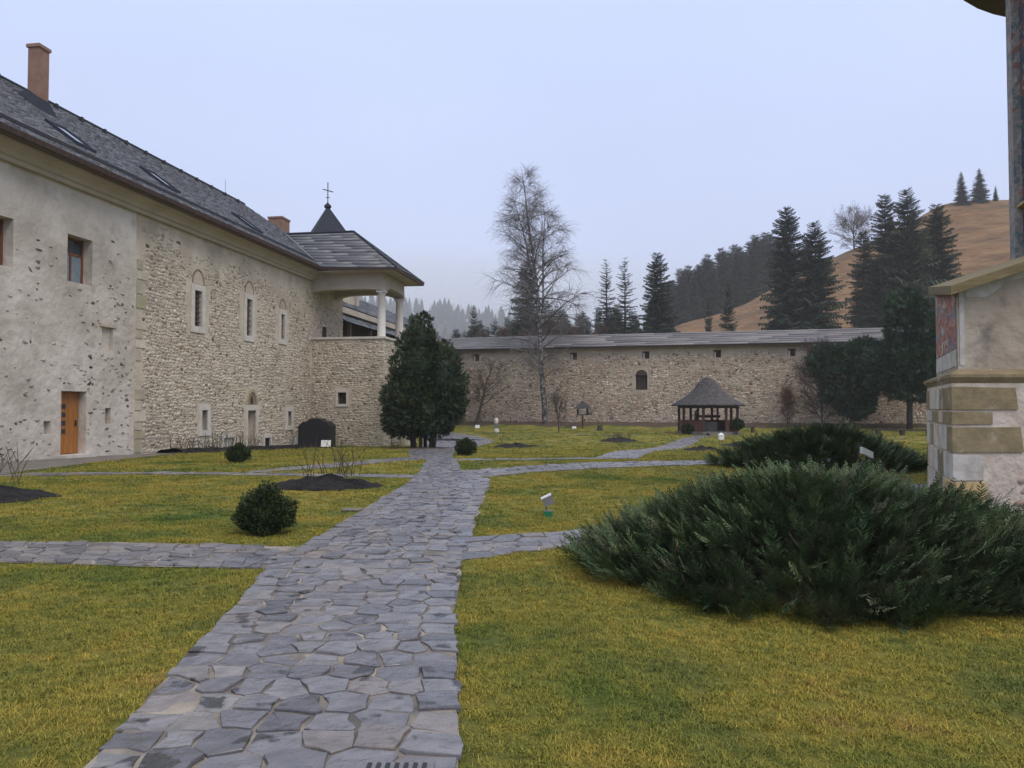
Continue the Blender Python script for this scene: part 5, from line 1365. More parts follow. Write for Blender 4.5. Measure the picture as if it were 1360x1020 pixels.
# ------------------------------------------------------------------ bare trees
def bare_tree(seed, H, trunk_r, nprim, f0, Lmax, elev, droop, nsec, ntw, twl, twr=.011, fork=True, lean=0.0, prof=None, f_end=.97):
    r = np.random.default_rng(seed); trunks = []; fine = []
    def curve(p, d, L_, n, wob, grav):
        pts_ = [p]; d = d / np.linalg.norm(d)
        for k in range(n):
            d = d + r.normal(0, wob, 3) + np.array([0, 0, grav * (k + 1) / n]); d /= np.linalg.norm(d)
            pts_.append(pts_[-1] + d * L_ / n)
        return np.array(pts_)
    tr = curve(np.zeros(3), np.array([lean, 0, 1.0]), H, 14, .035, .02)
    leaders = [(tr, trunk_r * (1 - np.linspace(0, 1, 15)) ** .8 + .012, f0)]
    if fork:
        for (ff, dx, sc_) in ((.42, .16, .50), (.55, -.13, .36)):
            i = int(ff * 14); l2 = curve(tr[i], np.array([dx, r.normal(0, .2), 1.0]), H * sc_, 10, .04, .05)
            leaders.append((l2, trunk_r * .5 * (1 - np.linspace(0, 1, 11)) ** .8 + .01, .15))
    prof = prof or (lambda f: (1 - f) ** .75 * min(1, .35 + (f - f0) / .22))
    for li, (ln, rad, s0) in enumerate(leaders):
        trunks.append((ln, rad, 7))
        npr = nprim if li == 0 else int(nprim * .45)
        for k in range(npr):
            f = s0 + (f_end - s0) * (k + r.uniform(0, 1)) / npr
            idx = f * (len(ln) - 1); i = int(idx); p = ln[i] + (ln[min(i + 1, len(ln) - 1)] - ln[i]) * (idx - i)
            hf = p[2] / H
            L_ = Lmax * max(prof(min(max(hf, 0), 1)), .1) * r.uniform(.7, 1.15) * (1 if li == 0 else .75)
            a = k * 2.4 + r.normal(0, .4); e_ = R(elev + 22 * hf + r.normal(0, 9))
            d = np.array([math.cos(a) * math.cos(e_), math.sin(a) * math.cos(e_), math.sin(e_)])
            b = curve(p, d, L_, 7, .09, -droop)
            r0 = max(.012, min(.5 * np.interp(idx, np.arange(len(rad)), rad), .016 * L_ + .008))
            trunks.append((b, r0 * (1 - np.linspace(0, .85, 8)), 4))
            for q in range(nsec):
                t_ = r.uniform(.2, 1.0); j = t_ * 7; jj = min(int(j), 6); p2 = b[jj] + (b[jj + 1] - b[jj]) * (j - jj)
                td = b[jj + 1] - b[jj]; td /= np.linalg.norm(td); d2 = td + r.normal(0, .55, 3) + [0, 0, .15]
                L2_ = L_ * r.uniform(.22, .45) * (1.15 - .5 * t_) + .15
                c2 = curve(p2, d2, L2_, 4, .12, -droop * 1.3)
                fine.append((c2, r0 * .42 * (1 - np.linspace(0, .75, 5)) + twr * .4, 3))
                for w2 in range(ntw):
                    t3 = r.integers(1, 5); d3 = (c2[t3] - c2[t3 - 1]); d3 = d3 / np.linalg.norm(d3) + r.normal(0, .6, 3)
                    c3 = curve(c2[t3], d3, twl * r.uniform(.5, 1.2), 3, .1, -droop * 3.2)
                    fine.append((c3, np.linspace(twr, twr * .6, 4), 3))
    return tubes_mesh([q for q in trunks if q[2] == 7]), tubes_mesh(fine), tubes_mesh([q for q in trunks if q[2] != 7])
def put_bare(name, label, loc, data, mt, mf, cat='tree', group=None, sc_=1.0, rot=0.0):
    t = thing(name, label, cat, loc, group); t.rotation_euler = (0, 0, rot); t.scale = (sc_,) * 3
    for nm, (V, F), m_ in (('trunk', data[0], mt), ('crown', data[1], mf), ('branches', data[2], M['bark'])):
        o = bpy.data.objects.new(nm, mesh_from(nm, V, F, [m_], nm == 'trunk')); COL.objects.link(o); o.parent = t
    return t
def birch_prof(f):
    return float(np.interp(f, [0, .17, .22, .34, .45, .6, .75, .88, 1.0], [.25, .5, .62, 1.0, .95, .78, .55, .34, .12]))
bd = bare_tree(23, 28.0, .30, 54, .16, 5.9, 27, .09, 10, 6, 1.5, .0105, True, -.03, birch_prof)
put_bare('birch_tree', 'tall bare birch with white trunk and fine drooping twigs before the fortress wall', (3.5, 82.3, tzf(3.5, 82.3)), bd, M['birch_bark'], M['twig'])
od = bare_tree(8, 10.5, .25, 36, .08, 7.4, 24, .0, 10, 6, 1.0, .022, True, 0, lambda f: float(np.interp(f, [0, .2, .45, .75, 1], [.3, .7, 1, .8, .3])))
put_bare('bare_tree', 'round-crowned leafless tree on the skyline of the dry hill', (104.0, 232, float(hzz(np.array(104.0), np.array(232.))) - 1.4), od, M['bark'], M['twig'], sc_=1.1)
sd_ = bare_tree(9, 16, .22, 32, .15, 5.0, 35, .0, 9, 6, 1.4, .028, False)
src = None
for i, (x, y, h_) in enumerate([(-1.0, 118, .95), (4.5, 121, 1.05), (9, 117, .95), (13.5, 120, 1.0), (18, 119, .85), (6.5, 125, 1.1), (21.5, 123, .8), (25.5, 118, .85), (-5, 120, .9), (1.5, 116, .9), (11, 124, 1.0), (16, 115, .85), (62, 118, .9), (65.5, 116, .85)]):
    if src is None: src = put_bare('bare_tree', 'leafless brown tree in the thicket behind the wall roof', (x, y, 1.0), sd_, M['bark'], M['brown_twig'], group='leafless thicket behind the wall', sc_=h_ * .82)
    else:
        c_ = copy_tree(src); c_.location = (x, y, 1.0 if x < 30 else 5.0); c_.rotation_euler = (0, 0, i * 1.3); c_.scale = (h_ * .82,) * 3
        if x > 30: c_['label'] = 'leafless brown tree below the spruce clump near the dry hill'; c_['group'] = 'leafless trees by the spruce clump'
# courtyard shrubs
ft_ = bare_tree(12, 3.3, .11, 14, .35, 1.9, 25, .02, 7, 4, .5, .010, False, .25, lambda f: 1.0 - .4 * abs(f - .6))
put_bare('small_tree', 'small crooked leafless tree beside the yew before the fortress wall', (-3.9, 83.2, tzf(-3.9, 83.2)), ft_, M['bark'], M['brown_twig'], sc_=1.7)
sh = bare_tree(14, 2.8, .045, 16, .06, 1.5, 52, .0, 6, 3, .5, .008, True, 0, lambda f: 1.0)
put_bare('bare_shrub', 'upright leafless shrub on the lawn between birch and lantern', (4.0, 65.7, tzf(4, 65.7)), sh, M['bark'], M['brown_twig'], 'shrub')
sh2 = bare_tree(15, 3.2, .05, 24, .05, 1.4, 58, .0, 8, 5, .6, .010, True, 0, lambda f: 1.0)
M['purple_twig'] = surf('purple_brown_twig', [(0.3, (0.045, 0.030, 0.030)), (0.7, (0.10, 0.066, 0.062))], scale=3, rough=0.9)
M['red_twig'] = surf('red_brown_twig', [(0.3, (0.11, 0.06, 0.045)), (0.7, (0.19, 0.11, 0.085))], scale=3, rough=0.9)
put_bare('bare_shrub', 'reddish leafless shrub against the fortress wall beside the well house', (26.6, 74.0, tzf(26.6, 74)), sh2, M['bark'], M['red_twig'], 'shrub', sc_=1.0)
sh3 = bare_tree(16, 6.5, .09, 30, .08, 2.4, 50, .0, 9, 6, .9, .014, True, 0, lambda f: float(np.interp(f, [0, .3, .7, 1], [.5, 1, 1, .5])))
put_bare('bare_tree', 'dense purple-brown leafless tree leaning beside the dark evergreens', (29.6, 73.4, tzf(29.6, 73.4)), sh3, M['bark'], M['purple_twig'], sc_=1.08)
E_ = (32.4, 73.3)
evergreen('evergreen_tree', 'dark drooping evergreen between the leafless tree and the tall pine', (E_[0], E_[1], tzf(*E_)), [(-.3, 0, 4.6, 2.5, 2.0, 2.7), (.4, 0, 2.9, 1.7, 1.6, 1.9), (-2.2, 0, 6.4, 1.8, 1.3, 1.3), (1.6, .5, 6.6, 2.4, 1.6, 1.7)], 5200, .5, M['pine'], 83, [([(0, 0, -.1), (.05, 0, 2.5), (0, 0, 5)], [.22, .17, .05])], .1)
E_ = (36.4, 70.4)
evergreen('pine_tree', 'tall rounded pine with bare lower trunk beside the church corner', (E_[0], E_[1], tzf(*E_)), [(-.2, 0, 6.2, 2.4, 2.2, 2.4), (.6, 0, 9.0, 2.2, 2.0, 2.3), (-.2, 0, 11.1, 1.5, 1.4, 1.5), (1.8, 0, 5.4, 2.0, 1.8, 1.9), (-2.3, .2, 5.6, 1.9, 1.6, 1.7), (.4, 0, 3.9, 2.2, 1.8, 1.0)], 6500, .55, M['pine'], 84, [([(0, 0, -.1), (.05, 0, 3.0), (.2, 0, 6), (.3, 0, 10)], [.28, .24, .18, .06])], .35)

# ================================================================== flower beds with soil mounds
def mound(name, x, y, rx, ry, h, label, seed, humps=2, m_='soil'):
    r = np.random.default_rng(seed); n, k = 36, 9; V = []; F = []; ph = r.uniform(0, 6.28, 6)
    for i in range(k + 1):
        f = i / k
        for j in range(n):
            a = 2*math.pi*j/n; e_ = 1 + .08*math.sin(2*a + ph[0]) + .06*math.sin(5*a + ph[1]) + .03 * math.sin(9*a + ph[2])
            px, py = x + rx*f*e_*math.cos(a), y + ry*f*e_*math.sin(a)
            z = h * (1 - f) ** .8 * (.75 + .35 * math.sin(humps * 2.2 * (px - x) / rx + ph[3]) ** 2) + r.normal(0, .018) * (f < .97) * min(1, h / .15)
            V.append((px, py, tzf(px, py) + max(z, .004) + (.012 if f > .95 else .02)))
    for i in range(k):
        for j in range(n): F.append((i*n + j, i*n + (j+1) % n, (i+1)*n + (j+1) % n, (i+1)*n + j))
    o = obj(name, V, F, M[m_], None, False); tag(o, label, 'flower bed')
    BEDS.append((x, y, rx * .92, ry * .92, 0)); return o
def canes(x, y, n, h, spread, seed, label, group=None, thick=.007, z0=None):
    r = np.random.default_rng(seed); lines = []
    for k in range(n):
        a = r.uniform(0, 6.28); q = r.uniform(0, spread); px, py = x + q*math.cos(a), y + q*math.sin(a)
        p = np.array([px, py, (tzf(px, py) if z0 is None else z0) + .03]); d = np.array([r.normal(0, .22), r.normal(0, .22), 1.0]); hh = h * r.uniform(.5, 1.15)
        pts_ = [p]
        for s_ in range(4): d = d + r.normal(0, .12, 3); d[2] = max(d[2], .4); pts_.append(pts_[-1] + d / np.linalg.norm(d) * hh / 4)
        lines.append((np.array(pts_), np.linspace(thick, thick * .5, 5), 4))
        if r.random() < .7:
            b = pts_[2]; d2 = np.array([r.normal(0, .6), r.normal(0, .6), .9]); lines.append((np.array([b, b + d2 * hh * .2, b + d2 * hh * .36 + [0, 0, .03]]), np.linspace(thick * .7, thick * .4, 3), 4))
    V, F = tubes_mesh(lines); o = obj('rose_bush', V - np.array([x, y, 0]), F, M['rose_twig']); o.location = (x, y, 0)
    tag(o, label, 'rose bush', group); return o
mound('flower_bed', -9.75, 13.55, 1.75, 1.0, .26, 'dark soil mound on the lawn towards the plastered wall', 1)
for i, (x, y) in enumerate([(-9.3, 13.9), (-8.9, 13.8), (-9.9, 13.6)]): canes(x, y, 5, .75, .18, 200 + i, 'bare pruned rose canes in the soil mound facing the wooden door', 'roses in the mound facing the door', .009, .2)
mound('flower_bed', -3.75, 15.45, 1.05, .95, .22, 'dark double-humped soil mound close to the flagstone walk', 2, 3)
for i, (x, y) in enumerate([(-3.4, 15.5), (-3.75, 15.6), (-4.0, 15.3), (-3.2, 15.3)]): canes(x, y, 7, .72, .22, 210 + i, 'bare rose canes on the double-humped soil mound', 'roses on the double-humped mound', .008, .2)
mound('flower_bed', .15, 41.5, 1.25, 1.7, .24, 'low soil mound on the lawn beyond the yew path', 3)
canes(-.4, 41.5, 7, .9, .5, 220, 'thin bare canes on the low mound beyond the yew path')
mound('flower_bed', 6.95, 50.0, 1.3, 2.0, .26, 'soil mound bristling with rose canes on the far lawn', 4)
canes(6.95, 50, 90, .62, 1.0, 221, 'thick brush of bare rose canes on the far lawn mound')
mound('flower_bed', 8.55, 34.6, .95, 1.3, .2, 'narrow soil mound beside the well path', 5, 4)
canes(8.6, 34.6, 5, .35, .6, 222, 'short bare canes on the mound beside the well path')
mound('flower_bed', 13.0, 43.4, 1.15, 1.5, .24, 'soil mound by the small white garden lamp', 6)
mound('flower_bed', -4.6, 39.4, 2.1, 1.9, .05, 'dark bare earth under the clipped yew', 7, 2, 'mulch')
mound('flower_bed', -3.9, 51.5, 1.7, 1.6, .08, 'flat dark bed where the paved way widens beyond the yew', 8)
# border along the rubble wall
V = []; F = []; rb = np.random.default_rng(6); n = 48
for i in range(n):
    u = 29.6 + 13.6 * i / (n - 1)
    for q, (nn, hh) in enumerate(((.05, .02), (.4, .16), (.9, .14), (1.35, .02))):
        p = W(u, nn + rb.normal(0, .05), 0); V.append((p[0], p[1], tzf(p[0], p[1]) + max(.015, hh + rb.normal(0, .04) * (hh > .05))))
for i in range(n - 1):
    for q in range(3): F.append((4*i + q, 4*i + q + 1, 4*i + q + 5, 4*i + q + 4))
tag(obj('flower_bed', V, F, M['soil']), 'long dark soil border at the foot of the rubble wall', 'flower bed')
for i in range(11):
    u = 30.0 + i * .62; p = W(u, .75, 0)
    canes(p[0], p[1], 8, .8, .3, 230 + i, 'tangled bare rose bush in the soil border under the rubble wall', 'roses in the wall border', .012)
# mulch bank at the foot of the fortress wall
V = []; F = []; n = 90
for i in range(n):
    s = -9 + 62 * i / (n - 1)
    for q, d_ in enumerate((.02, 1.2, 2.6, 4.0 + .5 * math.sin(s * .6) + .3 * math.sin(s * 1.7))):
        p = Ff(s, 0, d_); V.append((p[0], p[1], tzf(p[0], p[1]) + (.03 if q < 3 else .012) + .03 * math.sin(s * 2.1 + q)*(q < 3)))
for i in range(n - 1):
    for q in range(3): F.append((4*i + q, 4*i + q + 1, 4*i + q + 5, 4*i + q + 4))
tag(obj('soil_bank', V, F, M['mulch']), 'bare brown soil bank along the foot of the fortress wall', 'soil bank', kind='structure')

# ================================================================== small things
x, y = .53, 11.24
sl = thing('garden_floodlight', 'grey square floodlight on a green box in the lawn', 'floodlight', (x, y, 0))
MB().box((x - .06, y - .05, -.02), (x + .06, y + .05, .075)).build('base', M['green_paint'], sl)
MB().box((x - .055, y - .045, .076), (x + .055, y + .045, .084)).build('base_lid', M['grey_metal'], sl)
MB().tube([(x - .03, y, .08), (x - .035, y, .17)], .012, 5).build('bracket', M['grey_metal'], sl)
ca, sa = math.cos(R(28)), math.sin(R(28))
rot = lambda a, b, z: (x - .005 + a * ca - z * sa * .9, y + b, .235 + a * sa * .9 + z * ca)
MB().box((-.075, -.06, -.07), (.075, .07, .055), rot).build('head', M['grey_metal'], sl)
MB().box((-.082, -.067, .056), (.082, .077, .075), rot).build('glass_rim', M['white_paint'], sl)
x, y = -.59, 7.61
gl = thing('ground_spotlight', 'round domed recessed spotlight at the edge of the flagstone walk', 'light', (x, y, .02))
MB().lathe([(.092, 0), (.092, .018), (.075, .034), (.05, .045), (.05, .03), (.01, .028)], (x, y, .022), 20).build('ring', M['grey_metal'], gl, True)
MB().lathe([(.05, 0), (.035, .016), (.01, .022)], (x, y, .052), 16).build('lens', M['glass'], gl, True)
x, y = -.50, 3.31
dg_ = thing('drain_grate', 'dark slotted drain grate set into the flagstones', 'grate', (x, y, .02))
MB().box((x - .16, y - .12, .012), (x + .16, y + .12, .036)).build('frame', M['grey_metal'], dg_)
for k in range(7): MB().box((x - .13 + k * .04, y - .10, .0365), (x - .112 + k * .04, y + .10, .043)).build('slat', M['iron'], dg_)
x, y, z = 7.2, 78.3, tzf(7.2, 78.3)
ln = thing('lantern_post', 'black house-shaped lantern on a thin post before the fortress wall', 'lantern', (x, y, z))
MB().tube([(x, y, z), (x, y, z + 1.35)], .07, 6).build('post', M['iron'], ln)
MB().box((x - .6, y - .6, z + 1.35), (x + .6, y + .6, z + 1.45)).build('floor', M['iron'], ln)
for a in (-1, 1):
    for b in (-1, 1): MB().box((x + a * .48 - .06, y + b * .48 - .06, z + 1.45), (x + a * .48 + .06, y + b * .48 + .06, z + 2.02)).build('post', M['iron'], ln)
MB().lathe([(1.15, 0), (1.1, .08), (.48, .5), (.05, .85)], (x, y, z + 2.0), 4, R(45)).build('roof', M['iron'], ln)
def sign(x, y, w_, h_, zb, label, tilt=.25):
    z = tzf(x, y); t = thing('label_sign', label, 'sign', (x, y, z))
    MB().tube([(x, y, z), (x, y, z + zb)], .02, 5).build('stake', M['iron'], t)
    V = [(x - w_/2, y, z + zb), (x + w_/2, y, z + zb), (x + w_/2, y + tilt * h_, z + zb + h_), (x - w_/2, y + tilt * h_, z + zb + h_)]
    V += [(a, b + .02, c) for a, b, c in V]
    obj('panel', V, [(0, 1, 2, 3), (7, 6, 5, 4), (0, 4, 5, 1), (2, 6, 7, 3), (0, 3, 7, 4), (1, 5, 6, 2)], M['white_paint'], t)
sign(-3.55, 78.8, .46, .32, .05, 'small white plate on the lawn below the crooked tree')
sign(-9.25, 38.2, .48, .32, .12, 'white notice plate in front of the black cellar hood')
sign(6.3, 77.8, .4, .22, .03, 'small white plate at the foot of the lantern post')
x, y = -1.35, 65.7; z = tzf(x, y)
bl = thing('garden_bollard', 'white and grey block bollard standing on the far lawn', 'bollard', (x, y, z))
MB().lathe([(.22, 0), (.25, .1), (.22, .32), (.15, .40)], (x, y, z), 10).build('base', M['dressed'], bl, True)
MB().box((x - .17, y - .17, z + .40), (x + .17, y + .17, z + .78)).build('shaft', M['grey_metal'], bl)
MB().lathe([(.17, 0), (.19, .1), (.17, .35), (.09, .48), (.02, .5)], (x, y, z + .78), 10).build('cap', M['dressed'], bl, True)
x, y = 12.5, 46.0; z = tzf(x, y)
gl2 = thing('garden_lamp', 'small white lantern on short legs beside the soil mound', 'lamp', (x, y, z))
for a in (-.09, .09): MB().tube([(x + a, y, z), (x + a, y, z + .28)], .02, 4).build('leg', M['grey_metal'], gl2)
MB().box((x - .15, y - .15, z + .28), (x + .15, y + .15, z + .56)).build('housing', M['white_paint'], gl2)
MB().lathe([(.24, 0), (.05, .12)], (x, y, z + .56), 4, R(45)).build('cap', M['white_paint'], gl2)
x, y, z = 8.45, 18.35, 0
sl2 = thing('spotlight', 'small white spotlight half hidden between the two junipers', 'floodlight', (x, y, z))
MB().tube([(x, y, 0), (x, y, .42)], .02, 5).build('stake', M['iron'], sl2)
MB().box((x - .12, y - .1, .42), (x + .12, y + .08, .58), lambda a, b, c: (a, b, c + (a - x) * -.5)).build('head', M['white_paint'], sl2)
bn = thing('log_bench', 'long low dark timber bench on the lawn before the pine', 'bench', (30.6, 60.5, -.65))
MB().box((28.4, 60.3, -.28), (33.2, 60.75, -.18)).build('seat', M['dark_wood'], bn)
for xx in (28.8, 30.7, 32.8): MB().box((xx - .14, 60.34, -.7), (xx + .14, 60.7, -.281)).build('leg', M['dark_wood'], bn)
bn2 = thing('log_bench', 'short dark bench beside the well house wall', 'bench', (20.2, 66.5, -.65))
MB().box((19.3, 66.3, -.2), (21.0, 66.7, -.1)).build('seat', M['dark_wood'], bn2)
for xx in (19.5, 20.8): MB().box((xx - .1, 66.34, -.7), (xx + .1, 66.66, -.201)).build('leg', M['dark_wood'], bn2)
st_ = MB().lathe([(.36, -.05), (.30, .1), (.24, .32), (.25, .48), (.05, .50)], (8.2, 71.8, -.65), 9).build('tree_stump', M['bark'])
tag(st_, 'small dark tree stump on the far lawn near the lantern', 'stump')
# black cellar hood in the corner of range and tower
cx_, cy_ = W(41.6, 1.35, 0)[:2]; cz = tzf(cx_, cy_)
cb = thing('cellar_hood', 'black boarded cellar hood with shouldered arched top in the wall corner', 'cellar door', (cx_, cy_, cz))
pr_ = [(-.85, 0), (.85, 0), (.85, 1.15), (.62, 1.38), (.40, 1.40), (.25, 1.55), (-.25, 1.55), (-.40, 1.40), (-.62, 1.38), (-.85, 1.15)]
k = len(pr_); V = [(cx_ + a, cy_ - .35, cz + b) for a, b in pr_] + [(cx_ + a, cy_ + .9, cz + b) for a, b in pr_]
obj('hood', V, [tuple(range(k)), tuple(range(2*k - 1, k - 1, -1))] + [(i, k + i, k + (i+1) % k, (i+1) % k) for i in range(k)], M['black_wood'], cb)
for q in range(8):
    a0 = -.76 + q * .19; MB().box((cx_ + a0 + .008, cy_ - .375, cz + .12), (cx_ + a0 + .182, cy_ - .352, cz + 1.1)).build('plank', M['black_wood'], cb)
MB().box((cx_ - .9, cy_ - .40, cz + .0), (cx_ + .9, cy_ - .353, cz + .10)).build('sill', M['dark_wood'], cb)
for i, (dx, m_, h_) in enumerate(((-1.35, 'grey_metal', .62), (-1.08, 'dressed', .55))):
    bx_ = cx_ + dx; by_ = cy_ + .1
    V = [(bx_ - .14, by_, cz), (bx_ + .14, by_, cz), (bx_ + .14, by_ + .2, cz + h_), (bx_ - .14, by_ + .2, cz + h_)]; V += [(a, b + .03, c) for a, b, c in V]
    o = obj('leaning_board', V, [(0, 1, 2, 3), (7, 6, 5, 4), (0, 4, 5, 1), (2, 6, 7, 3), (0, 3, 7, 4), (1, 5, 6, 2)], M[m_]); tag(o, ('grey board', 'pale stone slab')[i] + ' leaning beside the black cellar hood', 'board')
px_, py_ = W(45.4, 5.1, 0)[:2]; pz = tzf(px_, py_)
pl_ = MB().lathe([(.30, -.1), (.31, .3), (.28, .7), (.30, .95), (.12, 1.02)], (px_, py_, pz), 9).build('stone_pillar', M['rubble_stone'])
tag(pl_, 'short rubble pillar at the foot of the tower beside the yew', 'pillar')
ig = thing('iron_gate', 'low iron bar gate between the tower and the short pillar', 'gate', W(45.2, 4.6, tzf(px_, py_)))
for q in range(5):
    p = W(45.2, 4.36 + q * .11, 0); MB().tube([(p[0], p[1], pz), (p[0], p[1], pz + .95)], .018, 4).build('bar', M['grey_metal'], ig)
for zz in (.2, .55, .9): 
    p, q_ = W(45.19, 4.34, 0), W(45.19, 4.84, 0); MB().tube([(p[0], p[1], pz + zz), (q_[0], q_[1], pz + zz)], .018, 4).build('rail', M['grey_metal'], ig)
V = [(-2.62, 11.75, .012), (-2.32, 11.72, .012), (-2.3, 11.93, .012), (-2.58, 11.98, .012)]; V += [(a, b, .03) for a, b, c in V]
tag(obj('stone_slab', V, [(3, 2, 1, 0), (4, 5, 6, 7), (0, 1, 5, 4), (1, 2, 6, 5), (2, 3, 7, 6), (3, 0, 4, 7)], M['asphalt_walk']), 'flat pale slab sunk in the turf beside the walk', 'slab')
lf = [(0, 0, 0), (.035, .018, .01), (.075, .03, .0), (.06, -.012, .015), (.03, -.03, .0)]
a_ = (1.36, 6.32, .40); V = [(a_[0] + b * .4 - .03, a_[1] - c * .3, a_[2] + b * 1.2 + d) for b, c, d in lf]
tag(obj('fallen_leaf', V + [(x_, y_ + .002, z_) for x_, y_, z_ in V], [(0, 1, 2, 3, 4), (9, 8, 7, 6, 5)], plain('orange_leaf', (.45, .13, .05), .7)), 'single orange leaf caught in the large juniper', 'leaf')

# ================================================================== misty mountains
def ridge(name, Y0, xs, zs, depth, label, ncone, hmin, hmax, seed):
    r = np.random.default_rng(seed)
    def zf(X, Y):
        c = np.interp(X, xs, zs); t = np.clip((Y - (Y0 - depth)) / depth, 0, 2)
        return c * np.where(t < 1, t ** 1.1, np.maximum(1 - .7 * (t - 1), 0)) - .5 + 3 * np.sin(X * .02 + Y * .013) * np.clip(t, 0, 1)
    X = np.linspace(xs[0], xs[-1], 70); Y = np.linspace(Y0 - depth, Y0 + depth, 26)
    o = sheet(name, X, Y, zf, M['forest_floor']); tag(o, label, 'hill', kind='structure')
    # crude-cone wood, many and far
    T = []; TFs = []; n = 7
    for lv in range(4):
        b = len(T); z0_ = lv * .22 + .05; rad = .29 * (1 - lv * .2)
        T += [(rad * math.cos(6.283 * k / n) * (1 if k % 2 else .75), rad * math.sin(6.283 * k / n) * (1 if k % 2 else .75), z0_ - .03 * (k % 2)) for k in range(n)] + [(0, 0, min(z0_ + .42, 1.0))]
        TFs += [(b + k, b + (k + 1) % n, b + n) for k in range(n)]
    px_ = r.uniform(xs[0], xs[-1], ncone * 3); py_ = r.uniform(Y0 - depth, Y0 + depth * .25, ncone * 3)
    vis = np.abs(px_ / py_ + .0) < .75; px_, py_ = px_[vis][:ncone], py_[vis][:ncone]
    pz_ = zf(px_, py_); hs_ = r.uniform(hmin, hmax, len(px_)); an = r.uniform(0, 6.28, len(px_))
    Mx = np.zeros((len(px_), 3, 3)); Mx[:, 0, 0] = np.cos(an) * hs_; Mx[:, 0, 1] = -np.sin(an) * hs_; Mx[:, 1, 0] = np.sin(an) * hs_; Mx[:, 1, 1] = np.cos(an) * hs_; Mx[:, 2, 2] = hs_ * r.uniform(.9, 1.25, len(px_))
    V, F = inst(np.array(T), np.array(TFs), Mx, np.stack([px_, py_, pz_ - .3], 1))
    tag(obj('forest', V, F, M['forest']), 'spruce forest covering ' + label.split(' of ')[-1] if ' of ' in label else 'spruce forest on the ' + label, 'forest', kind='stuff')
ridge('hill', 640, [-700, -260, -110, -50, 15, 90, 160, 480], [112, 100, 86, 75, 62, 48, 40, 36], 260, 'lower wooded ridge in thin mist', 3600, 8, 17, 1)
ridge('mountain', 1450, [-1400, -520, -240, -100, 0, 140, 340, 1100], [193, 193, 190, 180, 160, 132, 110, 104], 420, 'higher wooded ridge paling into cloud', 3200, 16, 28, 2)

# ================================================================== grass
def tuft(seed, n, spread, h):
    r = np.random.default_rng(seed); V = []; F = []
    for k in range(n):
        a = r.uniform(0, 6.28); q = spread * math.sqrt(r.random()); b = np.array([q * math.cos(a), q * math.sin(a), 0]); da = r.uniform(0, 6.28); ln_ = h * r.uniform(.45, 1.2)
        lean_ = r.uniform(.3, 1.7); d = np.array([math.cos(da) * lean_, math.sin(da) * lean_, 1.0]); d /= np.linalg.norm(d); s_ = np.array([-math.sin(da), math.cos(da), 0]) * r.uniform(.0012, .0024)
        m_ = b + d * ln_ * .55; tip = b + d * ln_ + np.array([math.cos(da), math.sin(da), -.25]) * ln_ * .3 * lean_
        i = len(V); V += [b - s_, b + s_, m_ + s_ * .8, m_ - s_ * .8, tip]; F += [(i, i + 1, i + 2), (i, i + 2, i + 3), (i + 3, i + 2, i + 4)]
    return mesh_from('tuft', np.array(V), np.array(F), [M['blade']])
tufts = bpy.data.collections.new('grass_tufts')
for k in range(6):
    tufts.objects.link(bpy.data.objects.new('tuft', tuft(300 + k, 40, .06, .027)))
rg = np.random.default_rng(77); P = []; S = []
def zone(y0, y1, dens, sc_):
    n = int((y1 - y0) * (y1 * 1.6 + 6) * dens); Y = rg.uniform(y0, y1, n); X = rg.uniform(-.8, .8, n) * (y1 + 3.5)
    ok = np.abs(X) < .74 * Y + 2.5; X, Y = X[ok], Y[ok]
    for o_ in PATHS: 
        i_ = in_poly(X, Y, o_); X, Y = X[~i_], Y[~i_]
    for bx_, by_, rx_, ry_, ro in BEDS:
        dx, dy = X - bx_, Y - by_; u_ = dx * math.cos(ro) + dy * math.sin(ro); v_ = -dx * math.sin(ro) + dy * math.cos(ro)
        i_ = (u_ / rx_) ** 2 + (v_ / ry_) ** 2 < 1; X, Y = X[~i_], Y[~i_]
    wall_n = (X + 18.2) * BN[0] + Y * BN[1]
    i_ = (wall_n > .3) & ~((X > 6) & (Y > 10.4) & (Y < 13.6) & (X < 10.5)) & ((X - AC[0]) ** 2 + (Y - AC[1]) ** 2 > 13); X, Y = X[i_], Y[i_]
    P.append(np.stack([X, Y, tz(X, Y)], 1)); S.append(sc_ * rg.uniform(.65, 1.3, len(X)))
zone(2.0, 6.5, 430, .95); zone(6.5, 11, 240, 1.15); zone(11, 18, 80, 1.5); zone(18, 30, 26, 2.2); zone(30, 48, 7, 3.2); zone(48, 76, 2.2, 4.6)
P = np.concatenate(P); S = np.concatenate(S)
gm = bpy.data.meshes.new('grass'); gm.vertices.add(len(P)); gm.vertices.foreach_set('co', P.astype(np.float32).ravel())
at_ = gm.attributes.new('size', 'FLOAT', 'POINT'); at_.data.foreach_set('value', S.astype(np.float32))
gm.materials.append(M['blade'])
go = bpy.data.objects.new('grass', gm); COL.objects.link(go)
tag(go, 'short yellow-green winter grass covering the courtyard lawn', 'grass', kind='stuff')
ng = bpy.data.node_groups.new('grass_scatter', 'GeometryNodeTree')
ng.interface.new_socket('Geometry', in_out='INPUT', socket_type='NodeSocketGeometry'); ng.interface.new_socket('Geometry', in_out='OUTPUT', socket_type='NodeSocketGeometry')
gi, gout = ng.nodes.new('NodeGroupInput'), ng.nodes.new('NodeGroupOutput')
ci = ng.nodes.new('GeometryNodeCollectionInfo'); ci.inputs['Collection'].default_value = tufts; ci.inputs['Separate Children'].default_value = True; ci.inputs['Reset Children'].default_value = True
ip = ng.nodes.new('GeometryNodeInstanceOnPoints'); ip.inputs['Pick Instance'].default_value = True
m2p = ng.nodes.new('GeometryNodeMeshToPoints')
